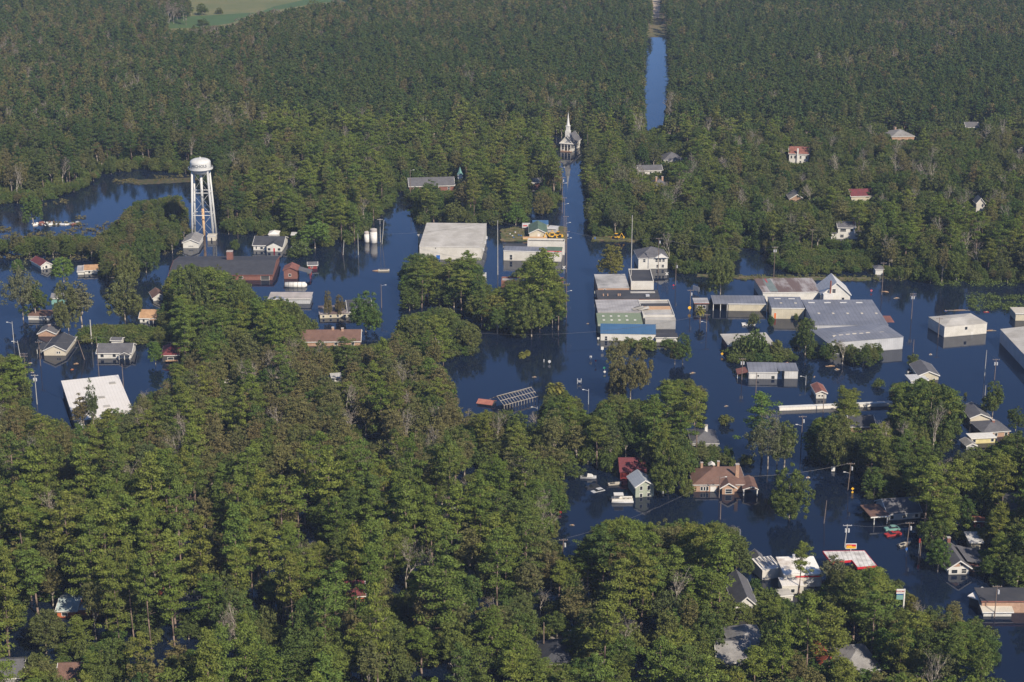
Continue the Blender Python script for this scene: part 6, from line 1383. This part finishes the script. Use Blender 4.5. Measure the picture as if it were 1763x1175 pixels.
def gn_forest(name, kind, pts, label, cat):
    vs = STUFF[kind]; nearn = len(PROTO[kind]); n = len(pts)
    me = bpy.data.meshes.new(name); me.vertices.add(n)
    me.vertices.foreach_set('co', [c for t in pts for c in (t[1],t[2],0.0)])
    for an, ty, dat in (('tree_scale','FLOAT_VECTOR',[c for t in pts for c in (t[4]/NOM[kind][1],t[4]/NOM[kind][1],t[3]/NOM[kind][0])]),('tree_turn','FLOAT_VECTOR',[c for t in pts for c in (0,0,t[5])])):
        a = me.attributes.new(an, ty, 'POINT'); a.data.foreach_set('vector', dat)
    a = me.attributes.new('tree_pick','INT','POINT'); a.data.foreach_set('value',[rs.randrange(nearn) if t[7] > 260 else nearn+rs.randrange(len(vs)-nearn) for t in pts])
    o = bpy.data.objects.new(name, me); col.objects.link(o); setp(o,label,cat,kind='stuff')
    pc = bpy.data.collections.new(name+'_sources')
    for i, m in enumerate(vs): pc.objects.link(bpy.data.objects.new('%s_source_%02d'%(kind,i), m))
    ng = bpy.data.node_groups.new(name+'_nodes','GeometryNodeTree'); ng.interface.new_socket('Geometry',in_out='INPUT',socket_type='NodeSocketGeometry'); ng.interface.new_socket('Geometry',in_out='OUTPUT',socket_type='NodeSocketGeometry')
    N = ng.nodes; L = ng.links; gi = N.new('NodeGroupInput'); go = N.new('NodeGroupOutput')
    ip = N.new('GeometryNodeInstanceOnPoints'); ci = N.new('GeometryNodeCollectionInfo'); ci.inputs['Collection'].default_value = pc; ci.inputs['Separate Children'].default_value = True; ci.inputs['Reset Children'].default_value = True
    def na(nm, ty): a = N.new('GeometryNodeInputNamedAttribute'); a.data_type = ty; a.inputs['Name'].default_value = nm; return a.outputs['Attribute']
    L.new(gi.outputs[0], ip.inputs['Points']); L.new(ci.outputs[0], ip.inputs['Instance']); ip.inputs['Pick Instance'].default_value = True
    L.new(na('tree_pick','INT'), ip.inputs['Instance Index'])
    e2r = N.new('FunctionNodeEulerToRotation'); L.new(na('tree_turn','FLOAT_VECTOR'), e2r.inputs[0]); L.new(e2r.outputs[0], ip.inputs['Rotation'])
    L.new(na('tree_scale','FLOAT_VECTOR'), ip.inputs['Scale']); L.new(ip.outputs[0], go.inputs[0])
    md = o.modifiers.new('scatter','NODES'); md.node_group = ng
for kind, (nm, lb, ct) in {'pine':('pine_woods','dense green pine woods behind and between the nearer pines','woods'),'deep_pine':('pine_plantation','far dark green pine plantation filling the top of the picture','woods'),'oak':('broadleaf_woods','broadleaf woods behind the nearer round trees','woods'),'hardwood':('swamp_woods','brownish olive swamp woods in the far left and centre','woods'),'bare':('dead_trees','scattered grey dead trees in the far woods','woods'),'bush':('undergrowth','low leafy undergrowth between the tree trunks','undergrowth')}.items():
    if rest.get(kind): gn_forest(nm, kind, rest[kind], lb, ct)
# palms
def palm(px, py, h, label, r=2.0, dead=True, mtl=leaf_yel):
    p = P(px,py); o = empty('palm_tree',(p.x,p.y,0),rs.uniform(0,6),label,'palm tree'); MB().tube((0,0,-2),(0,0,h),.26,.2,8).build('trunk',bark,o)
    b = MB()
    for i in range(34):
        a = i*2.4; el = 1.3-2.2*i/34; q = Vector((0,0,h)); d = Vector((math.cos(a)*math.cos(el),math.sin(a)*math.cos(el),math.sin(el))); sd_ = Vector((-math.sin(a),math.cos(a),0))
        m1 = q+d*r*.6; m2 = q+d*r+Vector((0,0,-.35*r*.6)); w = .55
        b.add([q,m1+sd_*w*.6,m2+sd_*w,m2+d*.4+Vector((0,0,-.3)),m2-sd_*w,m1-sd_*w*.6],[(0,1,5),(1,2,4,5),(2,3,4)])
    b.build('fronds',mtl,o)
palm(1205,557,5.4,'palm tree standing beside the rust edged shed in open water')
palm(949,700,6.9,'left one of two palms with orange brown skirts above the near woods')
palm(962,700,7.1,'right one of two palms with orange brown skirts above the near woods')
palm(1570,868,4.6,'palm tree with yellow green crown above the carport house',2.2)
palm(899,616,1.0,'drowned palm top with yellow fronds left of the round pale sign',1.4); palm(908,614,1.6,'drowned palm top on a bent pale stem, right of the wider palm top',1.0)
# marsh and lake weeds
def weeds(name, polys, n, hmin, hmax, label, mtl=leaf_marsh, cat='marsh plants'):
    cl = []
    for poly, k in polys:
        x0 = min(p[0] for p in poly); x1 = max(p[0] for p in poly); y0 = min(p[1] for p in poly); y1 = max(p[1] for p in poly); m = raster(poly) if (y1-y0) > 12 else None
        for _ in range(k):
            x, y = rs.uniform(x0,x1), rs.uniform(y0,y1)
            if m is not None and not at(m,x,y): continue
            p = P(x,y); s = rs.uniform(hmin,hmax); cl.append((p.x,p.y,s*.5,s*1.3,s*1.1,s*.5))
    me = leafmesh(name, cl, n, .4, mtl); o = bpy.data.objects.new(name, me); col.objects.link(o); setp(o,label,cat,kind='stuff')
weeds('marsh_plants',[([(1665,535),(1668,520),(1760,524),(1800,522),(1800,536)],110),([(1668,512),(1763,510),(1800,512),(1763,518)],50),([(1618,484),(1700,484),(1763,488),(1763,494),(1660,490)],60),([(1662,478),(1700,470),(1800,470),(1800,490),(1670,490)],160)],26,.9,2.2,'bright green marsh plants in strips at the right edge')
weeds('lake_weeds',[([(195,315),(240,318),(240,311),(200,309)],30),([(260,312),(340,309),(340,303),(262,306)],40),([(0,392),(18,392),(18,398),(0,400)],16),([(80,386),(150,384),(150,388),(80,389)],26),([(100,392),(230,388),(235,400),(110,404)],90),([(0,405),(110,398),(150,408),(0,414)],90),([(60,352),(120,344),(122,349),(62,357)],40),([(395,330),(470,318),(475,326),(400,338)],30),([(130,376),(146,373),(146,378),(130,378)],10),([(170,385),(235,376),(235,386),(180,392)],46),([(240,440),(310,432),(312,438),(240,446)],30),([(-10,440),(150,438),(150,446),(-10,448)],60),([(440,402),(500,402),(500,407),(440,407)],30),([(845,560),(900,570),(900,576),(845,570)],18)],20,.4,1.1,'olive weeds and floating plants along the lake and banks', leaf_hard)
weeds('bank_grass',[([(862,413),(910,413),(905,390),(866,396)],260),([(1020,408),(1112,410),(1112,418),(1020,414)],120),([(955,395),(972,392),(972,410),(955,410)],30),([(1110,596),(1180,594),(1180,602),(1110,604)],30),([(1255,474),(1330,478),(1500,481),(1560,484),(1560,478),(1300,474)],190)],18,.3,.8,'tufts of grass and weeds on the raised banks', leaf_hard)
# ---------------------------------------------------------------- haze
HAZE = True
if HAZE:
    m = bpy.data.materials.new('haze'); m.use_nodes = True; nt = m.node_tree; N = nt.nodes
    for n in list(N): N.remove(n)
    out = N.new('ShaderNodeOutputMaterial'); v = N.new('ShaderNodeVolumePrincipled'); v.inputs['Color'].default_value = (.55,.70,1.0,1); v.inputs['Density'].default_value = 0.00007; v.inputs['Anisotropy'].default_value = 0.0
    nt.links.new(v.outputs[0], out.inputs['Volume'])
    setp(MB().box(-21000,21000,-5000,21000,-3.5,CAMH+12).build('haze', m),'thin bluish haze in the air over the town','haze',kind='stuff')
